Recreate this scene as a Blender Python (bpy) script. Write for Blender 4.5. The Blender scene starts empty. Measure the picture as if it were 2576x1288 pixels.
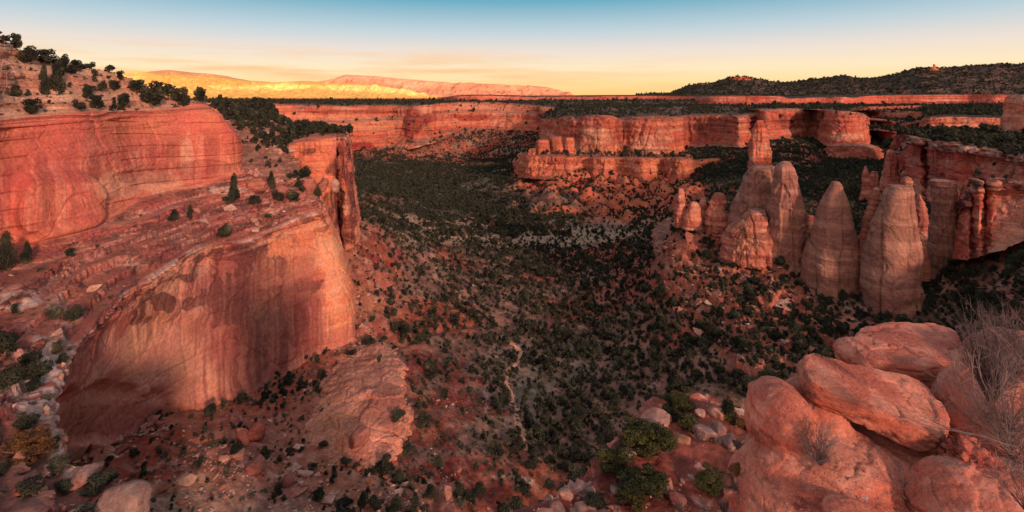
import bpy, bmesh, math, random
import numpy as np
from math import radians
rng = np.random.default_rng(11)
random.seed(5)
sc = bpy.context.scene
C = bpy.context.collection

# ------------------------------------------------------------------ camera
cd = bpy.data.cameras.new('camera'); cam = bpy.data.objects.new('camera', cd); C.objects.link(cam)
cd.sensor_width = 36; cd.lens = 18.0
cd.shift_y = -0.1569
cd.clip_start = 0.1; cd.clip_end = 90000
cam.location = (0, 0, 0); cam.rotation_euler = (radians(90), 0, 0)
sc.camera = cam
# ------------------------------------------------------------------ light
SUN_DIR = np.array([-0.50, 0.80, -0.27]); SUN_DIR /= np.linalg.norm(SUN_DIR)      # travel of the light
sl = bpy.data.lights.new('sun', 'SUN'); so = bpy.data.objects.new('sun', sl); C.objects.link(so)
sl.energy = 3.3; sl.angle = radians(5); sl.color = (1.0, 0.62, 0.46)
from mathutils import Vector, Matrix
so.rotation_euler = Vector(SUN_DIR).to_track_quat('-Z', 'Y').to_euler()
w = bpy.data.worlds.new('World'); sc.world = w; w.use_nodes = True
nt = w.node_tree; nt.nodes.clear(); N = nt.nodes.new; L = nt.links.new
def srgb(r, g, b, a=1.0):
    f = lambda c: ((c/255+0.055)/1.055)**2.4 if c > 10 else c/255/12.92
    return (f(r), f(g), f(b), a)
tc = N('ShaderNodeTexCoord'); sep = N('ShaderNodeSeparateXYZ'); L(tc.outputs['Generated'], sep.inputs[0])
ramp = N('ShaderNodeValToRGB'); L(sep.outputs['Z'], ramp.inputs[0])
cr = ramp.color_ramp
stops = [(0.0, (250, 202, 126)), (0.022, (252, 216, 150)), (0.05, (250, 226, 186)), (0.085, (232, 218, 206)),
         (0.125, (186, 204, 212)), (0.180, (104, 168, 190)), (0.30, (96, 150, 178)), (1.0, (164, 168, 176))]
cr.elements[0].position = 0; cr.elements[0].color = srgb(*stops[0][1])
cr.elements[1].position = 1; cr.elements[1].color = srgb(*stops[-1][1])
for p, c in stops[1:-1]:
    e = cr.elements.new(p); e.color = srgb(*c)
# thin warm cloud veil low over the horizon
mp = N('ShaderNodeMapping'); mp.inputs['Scale'].default_value = (3.2, 3.2, 46); L(tc.outputs['Generated'], mp.inputs[0])
cn = N('ShaderNodeTexNoise'); cn.inputs['Scale'].default_value = 1.3; cn.inputs['Detail'].default_value = 6; L(mp.outputs[0], cn.inputs['Vector'])
cm = N('ShaderNodeMapRange'); cm.inputs[1].default_value = 0.43; cm.inputs[2].default_value = 0.64; L(cn.outputs[0], cm.inputs[0])
lo = N('ShaderNodeMapRange'); lo.inputs[1].default_value = 0.10; lo.inputs[2].default_value = 0.045; L(sep.outputs['Z'], lo.inputs[0])
mu = N('ShaderNodeMath'); mu.operation = 'MULTIPLY'; L(cm.outputs[0], mu.inputs[0]); L(lo.outputs[0], mu.inputs[1])
sd = N('ShaderNodeMapRange'); sd.inputs[1].default_value = 0.45; sd.inputs[2].default_value = -0.15; L(sep.outputs['X'], sd.inputs[0])
mu2 = N('ShaderNodeMath'); mu2.operation = 'MULTIPLY'; L(mu.outputs[0], mu2.inputs[0]); L(sd.outputs[0], mu2.inputs[1])
mu3 = N('ShaderNodeMath'); mu3.operation = 'MULTIPLY'; L(mu2.outputs[0], mu3.inputs[0]); mu3.inputs[1].default_value = 0.9
cx = N('ShaderNodeMix'); cx.data_type = 'RGBA'; L(mu3.outputs[0], cx.inputs[0]); L(ramp.outputs[0], cx.inputs[6]); cx.inputs[7].default_value = srgb(246, 190, 132)
# afterglow in the west, behind the viewer
gy = N('ShaderNodeMapRange'); gy.inputs[1].default_value = 0.15; gy.inputs[2].default_value = -0.85; L(sep.outputs['Y'], gy.inputs[0])
gx = N('ShaderNodeMix'); gx.data_type = 'RGBA'; L(gy.outputs[0], gx.inputs[0]); L(cx.outputs[2], gx.inputs[6]); gx.inputs[7].default_value = (.82, .62, .58, 1)
bg = N('ShaderNodeBackground'); L(gx.outputs[2], bg.inputs[0]); bg.inputs[1].default_value = 0.96
sky = N('ShaderNodeTexSky'); sky.sky_type = 'NISHITA'; sky.sun_disc = False
sky.sun_elevation = math.asin(-SUN_DIR[2]); sky.sun_rotation = math.atan2(-SUN_DIR[0], -SUN_DIR[1])
bg2 = N('ShaderNodeBackground'); L(sky.outputs[0], bg2.inputs[0]); bg2.inputs[1].default_value = 0.004
ad = N('ShaderNodeAddShader'); L(bg.outputs[0], ad.inputs[0]); L(bg2.outputs[0], ad.inputs[1])
wo = N('ShaderNodeOutputWorld'); L(ad.outputs[0], wo.inputs[0])
sc.view_settings.view_transform = 'Standard'; sc.view_settings.look = 'None'; sc.view_settings.gamma = 1
sc.view_settings.exposure = 0.13
sc.cycles.max_bounces = 4; sc.cycles.diffuse_bounces = 2; sc.cycles.use_denoising = True

# ------------------------------------------------------------------ helpers
F, V0 = 1288.0, 240.0
def P(u, v, Y): return np.array([(u-1288)/F*Y, Y, -(v-V0)/F*Y])
def proj(p):
    y = np.maximum(p[..., 1], 0.5)
    return p[..., 0]/y*F+1288, V0-p[..., 2]/y*F
LAT = rng.random((64, 64, 64), dtype=np.float32).ravel()*2-1
def vn(x, y, z):
    xi = np.floor(x).astype(np.int32); yi = np.floor(y).astype(np.int32); zi = np.floor(z).astype(np.int32)
    fx = (x-xi).astype(np.float32); fy = (y-yi).astype(np.float32); fz = (z-zi).astype(np.float32)
    fx = fx*fx*(3-2*fx); fy = fy*fy*(3-2*fy); fz = fz*fz*(3-2*fz)
    x0 = (xi & 63) << 12; x1 = ((xi+1) & 63) << 12; y0 = (yi & 63) << 6; y1 = ((yi+1) & 63) << 6; z0 = zi & 63; z1 = (zi+1) & 63
    a = LAT[x0+y0+z0]; a = a+(LAT[x1+y0+z0]-a)*fx
    b = LAT[x0+y1+z0]; b = b+(LAT[x1+y1+z0]-b)*fx
    c = LAT[x0+y0+z1]; c = c+(LAT[x1+y0+z1]-c)*fx
    d = LAT[x0+y1+z1]; d = d+(LAT[x1+y1+z1]-d)*fx
    a = a+(b-a)*fy; c = c+(d-c)*fy
    return a+(c-a)*fz
def fbm(p, s, o=4, off=0.0, sz=None, g=0.5):
    sz = sz or s; r = 0; a = 1.0; t = 0
    for i in range(o):
        k = 2.03**i
        r = r+a*vn(p[..., 0]/s*k+off+i*7.3, p[..., 1]/s*k+i*3.1+off*1.7, p[..., 2]/sz*k+i*5.7+off*.6); t += a; a *= g
    return r/t*1.6
def sm(x, a, b):
    t = np.clip((x-a)/(b-a), 0, 1); return t*t*(3-2*t)
LAY = rng.random(4096).astype(np.float32)*2-1
def layers(h, k=0.7, off=0):
    i = np.floor(h).astype(int); f = h-i
    a = LAY[(i+off) & 4095]; b = LAY[(i+1+off) & 4095]
    return a+(b-a)*sm(f, k, 1.0)
def terrace(h, k0=.5, k1=.92): f = h-np.floor(h); return np.floor(h)+sm(f, k0, k1)
def crease(x, w_): return -np.exp(-(x/w_)**2)
def worley(p, sx, sz, off=0, warp=.35):
    w_ = fbm(p, sx*1.3, 2, off+3)*warp
    q = np.stack([p[..., 0]/sx+w_+off, p[..., 1]/sx-w_+off*.3, p[..., 2]/sz+w_], -1); shp = q.shape[:-1]; q = q.reshape(-1, 3)
    i0 = np.floor(q-.5).astype(np.int32); f1 = np.full(len(q), 9., np.float32); f2 = f1.copy(); h1 = np.zeros(len(q), np.float32)
    for a in (0, 1):
        for b in (0, 1):
            for c in (0, 1):
                k = i0+np.array([a, b, c], np.int32); m = ((k[:, 0] & 63) << 12)+((k[:, 1] & 63) << 6)+(k[:, 2] & 63); m2 = (m*7+1931) % 262144; m3 = (m*13+71) % 262144
                d = (k[:, 0]+.5+LAT[m]*.42-q[:, 0])**2+(k[:, 1]+.5+LAT[m2]*.42-q[:, 1])**2+(k[:, 2]+.5+LAT[m3]*.42-q[:, 2])**2
                nw = d < f1; f2 = np.where(nw, f1, np.minimum(f2, d)); h1 = np.where(nw, LAT[(m*29+5) % 262144], h1); f1 = np.where(nw, d, f1)
    return h1.reshape(shp), (np.sqrt(f2)-np.sqrt(f1)).reshape(shp)
def rockd(p, strata=(1.0, 8.0), pillars=(0, 10), cracks=(0, 10), rough=(0.5, 6), dip=(0, 0), off=0, fine=1.0, blocks=None):
    """outward offset in metres"""
    h = p[..., 2]+dip[0]*p[..., 0]+dip[1]*p[..., 1]+fbm(p, strata[1]*6, 2, off)*strata[1]*.35
    L0 = strata[1]
    loc = 0.55+0.45*fbm(p, L0*3, 2, off+5, sz=L0)
    d = strata[0]*loc*(layers(h/L0, .8, off)+.55*layers(h/L0*2.7, .75, off+50)+.3*layers(h/L0*7.1, .6, off+99)*fine)
    if pillars[0]:
        s = pillars[1]
        q = np.abs(fbm(p, s, 2, off+20, sz=s*9)); d = d+pillars[0]*(np.minimum(q*2.2, 1)**.6-.6)
        q = np.abs(fbm(p, s*.33, 1, off+31, sz=s*4)); d = d+pillars[0]*.33*(np.minimum(q*2.2, 1)**.6-.6)
    if cracks[0]:
        s = cracks[1]
        n1 = fbm(p, s, 2, off+40, sz=s*5); d = d+cracks[0]*crease(n1, .035)
        n2 = fbm(p, s*.6, 2, off+60, sz=s*.45); d = d+cracks[0]*.6*crease(n2, .03)
        d = d+cracks[0]*.5*np.sign(n1)*np.minimum(np.abs(n1)*3, .5)
    d = d+rough[0]*fbm(p, rough[1], 5, off+80, g=.55)
    if blocks is None: blocks = (max(cracks[0], .3)*.55, cracks[1]*.5, 1.7)
    if blocks[0]:
        for k, am in ((1.0, 1.0), (.42, .5)):
            h, e = worley(p, blocks[1]*k, blocks[1]*k*blocks[2], off+k); d = d+blocks[0]*am*(h-.9*np.exp(-(e/.07)**2))
    return d
def resample(ctrl, n, axis, smooth):
    ctrl = np.moveaxis(ctrl, axis, 0); K = len(ctrl); out = []; par = []
    for i in range(K-1):
        p1, p2 = ctrl[i], ctrl[i+1]; p0 = ctrl[i-1] if i else 2*p1-p2; p3 = ctrl[i+2] if i+2 < K else 2*p2-p1
        m = n[i]; t = (np.arange(m+(i == K-2))/m).reshape(-1, *([1]*(ctrl.ndim-1)))
        if smooth:
            q = .5*(2*p1+(p2-p0)*t+(2*p0-5*p1+4*p2-p3)*t*t+(3*p1-p0-3*p2+p3)*t**3)
            if smooth < 1: q = q*smooth+(p1+(p2-p1)*t)*(1-smooth)
        else: q = p1+(p2-p1)*t
        out.append(q); par.append(i+t.ravel())
    return np.moveaxis(np.concatenate(out), 0, axis), np.concatenate(par)
def counts(ctrl, axis, step, lo_, hi_):
    u, v = proj(ctrl); vis = (u > -500) & (u < 3100) & (v < 1700)
    d = np.hypot(np.diff(u, axis=axis), np.diff(v, axis=axis))
    d3 = np.linalg.norm(np.diff(ctrl, axis=axis), axis=-1)/np.maximum(ctrl[..., 1].min(), 1)*F*0.5
    vv = vis[1:] | vis[:-1] if axis == 0 else vis[:, 1:] | vis[:, :-1]
    d = np.where(vv, np.maximum(d, np.minimum(d3, 200)*.6), 0).max(axis=1-axis)
    return np.clip((d/step).astype(int), lo_, hi_)
def normals(G):
    a = np.gradient(G, axis=0); b = np.gradient(G, axis=1); n = np.cross(a, b)
    n /= np.linalg.norm(n, axis=-1, keepdims=True)+1e-9
    return n
def blur(A, k, axis):
    for _ in range(k):
        B = A.copy(); s = [slice(None)]*A.ndim; a = list(s); b = list(s); c = list(s)
        a[axis] = slice(0, -2); b[axis] = slice(1, -1); c[axis] = slice(2, None)
        B[tuple(b)] = (A[tuple(a)]+2*A[tuple(b)]+A[tuple(c)])/4; A = B
    return A
def loft(ctrl, step=2.4, sc_=0.8, sr_=0.0, hi_=260, lo_=3, soft=0, step_r=None):
    ctrl = np.array(ctrl, float)
    nc = counts(ctrl, 0, step, lo_, hi_); nr = counts(ctrl, 1, step_r or step, lo_, hi_)
    G, cs = resample(ctrl, nc, 0, sc_); G, rs = resample(G, nr, 1, sr_)
    if soft: G = blur(blur(G, soft, 1), soft, 0)
    n = normals(G)
    mid = n[::4, ::4]; vw = -G[::4, ::4]; 
    if (mid*vw/np.linalg.norm(vw, axis=-1, keepdims=True)).sum() < 0: n = -n; flip = True
    else: flip = False
    return G.astype(np.float64), n, cs[:, None]+0*G[..., 0], rs[None, :]+0*G[..., 0], flip
ALL = []            # rock grids for the depth test of the planting
def mesh_from(name, verts, faces, mat, col=None, varn=None, smooth=True, flip=False, parent=None):
    me = bpy.data.meshes.new(name); nv = len(verts); nf = len(faces); k = faces.shape[1]
    if flip: faces = faces[:, ::-1]
    me.vertices.add(nv); me.vertices.foreach_set('co', np.ascontiguousarray(verts, np.float32).ravel())
    me.loops.add(nf*k); me.loops.foreach_set('vertex_index', np.ascontiguousarray(faces, np.int32).ravel())
    me.polygons.add(nf); me.polygons.foreach_set('loop_start', np.arange(nf, dtype=np.int32)*k)
    me.polygons.foreach_set('use_smooth', np.full(nf, smooth))
    me.update(calc_edges=True)
    if col is not None:
        a = me.color_attributes.new('col', 'FLOAT_COLOR', 'POINT'); cc = np.ones((nv, 4), np.float32); cc[:, :3] = col
        a.data.foreach_set('color', cc.ravel())
    if varn is not None:
        a = me.attributes.new('varn', 'FLOAT', 'POINT'); a.data.foreach_set('value', np.ascontiguousarray(varn, np.float32).ravel())
    if mat: me.materials.append(mat)
    o = bpy.data.objects.new(name, me); C.objects.link(o)
    if parent: o.parent = parent
    return o
def grid_faces(nc, nr):
    i = np.arange(nc*nr).reshape(nc, nr)
    return np.stack([i[:-1, :-1], i[1:, :-1], i[1:, 1:], i[:-1, 1:]], -1).reshape(-1, 4)
def grid_mesh(name, G, mat, col, varn, flip, smooth=True, track=True):
    nc, nr = G.shape[:2]
    o = mesh_from(name, G.reshape(-1, 3), grid_faces(nc, nr), mat, None if col is None else col.reshape(-1, 3), None if varn is None else varn.ravel(), smooth, not flip)
    if track: ALL.append(G)
    return o
def tag(o, label=None, cat=None, group=None, kind=None):
    if label: o['label'] = label
    if cat: o['category'] = cat
    if group: o['group'] = group
    if kind: o['kind'] = kind
    return o
def lerp(a, b, t):
    t = np.asarray(t)[..., None]; return a*(1-t)+b*t
def lin(*c): return np.array(srgb(*c)[:3])
# ------------------------------------------------------------------ materials
def base_mat(name, rough=0.95):
    m = bpy.data.materials.new(name); m.use_nodes = True; t = m.node_tree
    b = t.nodes['Principled BSDF']; b.inputs['Roughness'].default_value = rough; b.inputs['Specular IOR Level'].default_value = 0.12
    return m, t, b
def rock_mat(name, fine=2.0, strat=(0.05, 1.2), streak=(0.7, 0.03), bump=0.4, sat=1.0, spots=0.0, contrast=1.0, sc_=1.0, crk=(.22, .12), cdark=.12, tilt=0.0):
    """colour = vertex 'col' x fine strata, grain and vertical varnish streaks ('varn')"""
    m, t, b = base_mat(name); N = t.nodes.new; L = t.links.new
    geo = N('ShaderNodeNewGeometry')
    at = N('ShaderNodeAttribute'); at.attribute_name = 'col'
    av = N('ShaderNodeAttribute'); av.attribute_name = 'varn'
    def noise(sx, sz, det=5, rough=.6, dist=0.0):
        mp = N('ShaderNodeMapping'); mp.inputs['Scale'].default_value = (sx, sx, sz); L(geo.outputs['Position'], mp.inputs[0])
        n = N('ShaderNodeTexNoise'); n.inputs['Scale'].default_value = 1; n.inputs['Detail'].default_value = det
        n.inputs['Roughness'].default_value = rough; n.inputs['Distortion'].default_value = dist; L(mp.outputs[0], n.inputs['Vector']); return n.outputs[0]
    def mr(x, a, b_, c, d):
        n = N('ShaderNodeMapRange'); L(x, n.inputs[0])
        for i, q in enumerate((a, b_, c, d)): n.inputs[i+1].default_value = q
        return n.outputs[0]
    def mul(x, y):
        n = N('ShaderNodeMath'); n.operation = 'MULTIPLY'
        for i, q in enumerate((x, y)):
            if isinstance(q, (int, float)): n.inputs[i].default_value = q
            else: L(q, n.inputs[i])
        return n.outputs[0]
    n_st = noise(strat[0], strat[1], 6, .65, .3)
    n_gr = noise(fine, fine, 8, .7); n_sk = noise(streak[0], streak[1], 5, .65); n_big = noise(.05, .05, 4)
    if tilt: n_st.node.inputs['Vector'].links[0].from_node.inputs['Rotation'].default_value = (tilt, tilt*.6, 0)
    c_ = contrast
    f = mul(mr(n_st, .32, .68, 1-.26*c_*sc_, 1+.22*c_*sc_), mr(n_gr, .3, .7, 1-.3*c_, 1+.3*c_))
    sv = N('ShaderNodeHueSaturation'); sv.inputs['Saturation'].default_value = sat; L(at.outputs['Color'], sv.inputs['Color'])
    L(mr(n_big, .35, .65, .494, .508), sv.inputs['Hue'])
    if cdark:
        mpv = N('ShaderNodeMapping'); mpv.inputs['Scale'].default_value = (crk[0], crk[0], crk[1]); L(geo.outputs['Position'], mpv.inputs[0])
        nw = N('ShaderNodeTexNoise'); nw.inputs['Scale'].default_value = 2.2; nw.inputs['Detail'].default_value = 4; L(mpv.outputs[0], nw.inputs['Vector'])
        mxv = N('ShaderNodeMix'); mxv.data_type = 'VECTOR'; mxv.inputs[0].default_value = .35; L(mpv.outputs[0], mxv.inputs[4]); L(nw.outputs['Color'], mxv.inputs[5])
        vo = N('ShaderNodeTexVoronoi'); vo.feature = 'DISTANCE_TO_EDGE'; vo.inputs['Scale'].default_value = 1.5; L(mxv.outputs[1], vo.inputs['Vector'])
        crn = mr(vo.outputs['Distance'], 0.0, .045, 1-cdark, 1.0); f = mul(f, crn)
    L(f, sv.inputs['Value'])
    mx = N('ShaderNodeMix'); mx.data_type = 'RGBA'
    L(mul(mr(n_sk, .42, .60, 0, .9), av.outputs['Fac']), mx.inputs[0]); L(sv.outputs[0], mx.inputs[6]); mx.inputs[7].default_value = srgb(70, 34, 34)
    out = mx.outputs[2]
    if spots:
        n_sp = noise(fine*3, fine*3, 6, .75); m2 = N('ShaderNodeMix'); m2.data_type = 'RGBA'
        L(mr(n_sp, .50, .62, 0, spots), m2.inputs[0]); L(out, m2.inputs[6]); m2.inputs[7].default_value = srgb(224, 164, 138); out = m2.outputs[2]
        n_s3 = noise(fine*1.2, fine*1.2, 7, .75); m3 = N('ShaderNodeMix'); m3.data_type = 'RGBA'
        L(mr(n_s3, .55, .66, 0, spots*1.1), m3.inputs[0]); L(out, m3.inputs[6]); m3.inputs[7].default_value = srgb(92, 48, 44); out = m3.outputs[2]
    L(out, b.inputs['Base Color'])
    bp = N('ShaderNodeBump'); bp.inputs['Strength'].default_value = bump; bp.inputs['Distance'].default_value = 1.0/fine
    ad = N('ShaderNodeMath'); ad.operation = 'ADD'; L(n_gr, ad.inputs[0]); L(mul(n_st, .35*sc_), ad.inputs[1]); L(ad.outputs[0], bp.inputs['Height']); L(bp.outputs[0], b.inputs['Normal'])
    return m
M_rock = rock_mat('red_sandstone', 1.3, (.04, 1.1), (.55, .022), .6, sat=.92, contrast=1.25)
M_wall = rock_mat('stained_sandstone', .9, (.05, .8), (.85, .016), .6, sat=.92, contrast=1.0, sc_=.5, crk=(.08, .02), cdark=.08)
M_dome = rock_mat('dome_sandstone', 1.6, (.10, 1.6), (.5, .03), .9, sat=.86, sc_=.6, crk=(.12, .05), cdark=.25, tilt=.16)
M_rock_far = rock_mat('distant_sandstone', .35, (.006, .22), (.14, .006), .6, sat=.97, contrast=1.25, crk=(.04, .008), cdark=.3)
M_rock_near = rock_mat('weathered_boulder_stone', 16.0, (.8, 5.0), (1.5, .6), .55, spots=.45, contrast=.8, sc_=.4, cdark=0)
M_soil = rock_mat('desert_soil', .9, (.25, .25), (.2, .2), .45, contrast=1.2, cdark=0)
M_soil_far = rock_mat('distant_soil', .12, (.03, .06), (.05, .05), .3, cdark=0)
M_mtn = rock_mat('far_cliff_stone', .006, (.0006, .006), (.002, .0004), .3, sat=1.05, contrast=.5, cdark=0)
def leaf_mat(name, c1, c2, s=.6, rough=.9, c3=None):
    m, t, b = base_mat(name, rough); N = t.nodes.new; L = t.links.new
    geo = N('ShaderNodeNewGeometry'); n = N('ShaderNodeTexNoise'); n.inputs['Scale'].default_value = s; n.inputs['Detail'].default_value = 3
    L(geo.outputs['Position'], n.inputs['Vector'])
    r = N('ShaderNodeValToRGB'); r.color_ramp.elements[0].position = .36; r.color_ramp.elements[1].position = .64
    if c3: e3 = r.color_ramp.elements.new(.74); e3.color = srgb(*c3)
    r.color_ramp.elements[0].color = srgb(*c1); r.color_ramp.elements[1].color = srgb(*c2); L(n.outputs[0], r.inputs[0])
    L(r.outputs[0], b.inputs['Base Color']); return m
M_leaf = leaf_mat('juniper_foliage', (38, 42, 37), (74, 74, 58), .22, c3=(116, 108, 86))
M_leaf_near = leaf_mat('olive_juniper_foliage', (42, 45, 32), (84, 80, 44), .7)  # olive foliage of the trees on the near ledge
M_leaf_rust = leaf_mat('rusty_foliage', (70, 52, 40), (120, 84, 50), .7)
M_leaf_far = leaf_mat('distant_foliage', (40, 46, 42), (62, 66, 52), .05)
M_brush = leaf_mat('sagebrush', (70, 68, 58), (112, 102, 86), .5)
M_bark = leaf_mat('bark', (92, 72, 62), (128, 104, 90), 3)
M_twig = leaf_mat('dead_twig', (98, 80, 76), (150, 130, 124), 2)
M_twig_dark = leaf_mat('dark_twig', (74, 66, 68), (118, 106, 106), 2)
# ------------------------------------------------------------------ rock colours (albedo)
RED, ORA, PAL, DRK, DEEP, TAN, GRY = lin(190, 94, 72), lin(208, 120, 86), lin(212, 158, 132), lin(104, 52, 46), lin(140, 46, 38), lin(158, 106, 88), lin(112, 102, 92)
def rockcol(p, base, alt, pale=PAL, off=0, L0=6.0, s=22.0, pa=.5):
    h = p[..., 2]+fbm(p, L0*5, 2, off+3)*L0*.4
    a = sm(layers(h/L0, .6, off+7)+.6*fbm(p, s, 4, off+11), -.5, .7)
    c = lerp(base, alt, a)
    b = sm(layers(h/L0*1.9, .7, off+77)*.6+fbm(p, s*.6, 4, off+13), .25, .9)*pa
    return lerp(c, pale, b)
def varnish(p, s, off=0, amt=1.0, thr=.05):
    return np.clip(sm(fbm(p, s, 4, off+201, sz=s*2.0), thr, thr+.45)*amt, 0, 1)
def blobmask(p, blobs, noise=.35, ns=None):
    """soft patches given by where they lie: (u, v, ru, rv)"""
    u, v = proj(p); r = np.zeros(u.shape); nn = fbm(p, ns or 12, 4, 300)
    for (a, b, ru, rv) in blobs:
        d = np.sqrt(((u-a)/ru)**2+((v-b)/rv)**2)+nn*noise
        r = np.maximum(r, 1-sm(d, .75, 1.15))
    return r
def rock_loft(name, ctrl, mat, label=None, cat=None, group=None, kind=None, step=2.4, sc_=.8, sr_=0., soft=2, disp={}, base=RED, alt=ORA, pale=PAL, L0=6., s=22., pa=.45,
              vam=.6, vs=14., off=0, capfrom=None, capcol=None, post=None, hi_=260, recol=None, dsc=None, jf=None):
    G, n, cs, rs, fl = loft(ctrl, step, sc_, sr_, hi_, soft=soft)
    d = rockd(G, off=off, **disp)
    if jf is not None: d = d+jf(G)
    if dsc is not None: d = d*np.interp(rs, *dsc)
    nn = n.copy(); nn[..., 2] *= .25
    if capfrom is not None:
        k = sm(rs, capfrom-.05, capfrom+.25); d = d*(1-.75*k); 
    G2 = G+nn*d[..., None]
    if post: G2 = post(G2, n, cs, rs)
    n2 = normals(G2); n2 = -n2 if fl else n2
    col = rockcol(G2, base, alt, pale, off, L0, s, pa); va = varnish(G, vs, off, vam)
    cav = sm(d-blur(blur(d, 6, 0), 6, 1), -.6, .2)
    if capcol is not None or True:
        fl_ = sm(n2[..., 2], .55, .85); cc = TAN if capcol is None else capcol
        cc = lerp(cc, cc*.62, sm(fbm(G2, 5, 4, 9), -.2, .4))
        col = lerp(col, cc, fl_); va = va*(1-fl_)
    if recol: col, va = recol(G2, col, va, n2, cs, rs)
    o = grid_mesh(name, G2, mat, col, va, fl)
    tag(o, label, cat, group, kind)
    return o, G2, n2, cs, rs
def W_(x, y, z): return np.array([x, y, z], float)

# ================================================================== LEFT MASSIF
# rows: base, face low, face high, rim, bench, upper base, upper mid, upper brow, upper top, hill mid, crest, back
def avg(a, b, t=.5): return a*(1-t)+b*t
LWc = []
def lwcol(base, fl_, fh, rim, bench, ub, um, ut, hm, cr_, back=None, brow=None):
    brow = avg(um, ut, .75)+np.array([0.6, -.8, 0]) if brow is None else brow; back = cr_+np.array([-25., 40., -8.]) if back is None else back
    LWc.append([base, fl_, fh, rim, bench, ub, um, brow, ut, hm, cr_, back])
lwcol(W_(-34, 55, -104), W_(-36, 57, -85), W_(-38, 58, -68), P(440, 1420, 62), P(230, 1400, 62), W_(-108, 55, -46), W_(-112, 55, -26), W_(-116, 55, -8), W_(-125, 60, 5), W_(-140, 70, 18))
lwcol(W_(-46, 72, -104), W_(-47, 73, -86), W_(-48, 72, -70), P(372, 1288, 72), P(190, 1290, 70), W_(-116, 75, -45), W_(-120, 75, -26), W_(-124, 75, -8), W_(-134, 80, 5), W_(-150, 90, 18))
lwcol(W_(-75, 92, -104), W_(-72, 90, -86), W_(-66, 84, -70), P(290, 1212, 77), P(100, 1190, 79), W_(-122, 95, -45), W_(-126, 95, -26), W_(-130, 95, -8), W_(-142, 100, 6), W_(-160, 112, 20))
lwcol(W_(-106, 118, -104), W_(-99, 111, -86), W_(-87, 98, -70), P(168, 1155, 83), P(10, 1050, 89), W_(-131, 116, -44.5), W_(-134, 116, -26), W_(-138, 117, -8), W_(-150, 130, 8), W_(-165, 140, 24))
lwcol(P(150, 1150, 143)+[0, 0, -3], P(185, 1070, 130), P(158, 1030, 108), P(140, 1010, 98), P(20, 900, 106), P(-80, 640, 135), P(-80, 450, 138), P(-80, 300, 142), P(-80, 200, 160), P(-80, 30, 185))
lwcol(P(300, 1100, 158)+[0, 0, -3], P(262, 990, 151), P(222, 890, 130), P(205, 862, 121), P(70, 745, 128), P(0, 612, 152), P(-4, 450, 156), P(0, 298, 160), P(0, 200, 178), P(0, 92, 195))
lwcol(P(400, 1062, 172)+[0, 0, -3], P(372, 920, 170), P(325, 800, 160), P(305, 745, 150), P(170, 680, 148), P(100, 608, 160), P(95, 450, 166), P(101, 289, 174), P(60, 230, 190), P(62, 132, 205))
lwcol(P(500, 1022, 185)+[0, 0, -3], P(462, 850, 185), P(425, 720, 180), P(402, 680, 172), P(275, 602, 172), P(246, 566, 178), P(226, 420, 184), P(217, 280, 190), P(180, 225, 205), P(150, 160, 222))
lwcol(P(592, 1000, 197)+[0, 0, -3], P(560, 820, 200), P(512, 665, 202), P(502, 622, 198), P(405, 540, 198), P(375, 487, 212), P(352, 380, 217), P(330, 276, 222), P(290, 226, 232), P(270, 178, 240))
lwcol(P(692, 940, 218)+[0, 0, -3], P(676, 780, 221), P(652, 650, 223), P(640, 600, 222), P(550, 525, 228), P(500, 460, 236), P(478, 370, 241), P(434, 272, 245), P(405, 246, 250), P(385, 219, 256))
lwcol(P(795, 888, 236)+[0, 0, -3], P(790, 740, 241), P(756, 600, 246), P(745, 548, 250), P(655, 485, 250), P(588, 440, 250), P(583, 350, 254), P(490, 258, 262), P(475, 252, 268), P(465, 247, 272), brow=P(545, 285, 256))
lwcol(P(890, 850, 252)+[0, 0, -3], P(876, 740, 255), P(838, 605, 262), P(806, 528, 266), P(725, 455, 276), P(613, 428, 262), P(606, 352, 265), P(510, 256, 273), P(500, 252, 278), P(490, 248, 284), brow=P(560, 296, 268))
lwcol(P(894, 780, 285)+[0, 0, -3], P(884, 690, 285), P(840, 560, 288), P(800, 500, 288), P(735, 445, 296), P(600, 420, 290), P(590, 352, 292), P(505, 262, 296), P(500, 260, 300), P(490, 256, 305), brow=P(545, 300, 294))
lwcol(P(870, 720, 325)+[0, 0, -3], P(850, 640, 325), P(800, 540, 325), P(770, 480, 322), P(710, 430, 330), P(560, 400, 340), P(550, 350, 340), P(500, 280, 345), P(490, 275, 350), P(480, 270, 360))
ctrl = np.array(LWc)
G, n, cs, rs, fl = loft(ctrl, 2.6, .75, .35, 220, soft=2)
u_, v_ = proj(G)
wall = 1-sm(rs, 2.85, 3.1); bench = sm(rs, 2.9, 3.15)*(1-sm(rs, 4.8, 5.05)); up = sm(rs, 4.85, 5.1)*(1-sm(rs, 7.8, 8.1)); hill = sm(rs, 7.85, 8.15)
dw = rockd(G, strata=(.22, 9), pillars=(0, 10), cracks=(.2, 22), rough=(.4, 20), dip=(0, .02), off=3, blocks=(.5, 16, 1.5))
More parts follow.
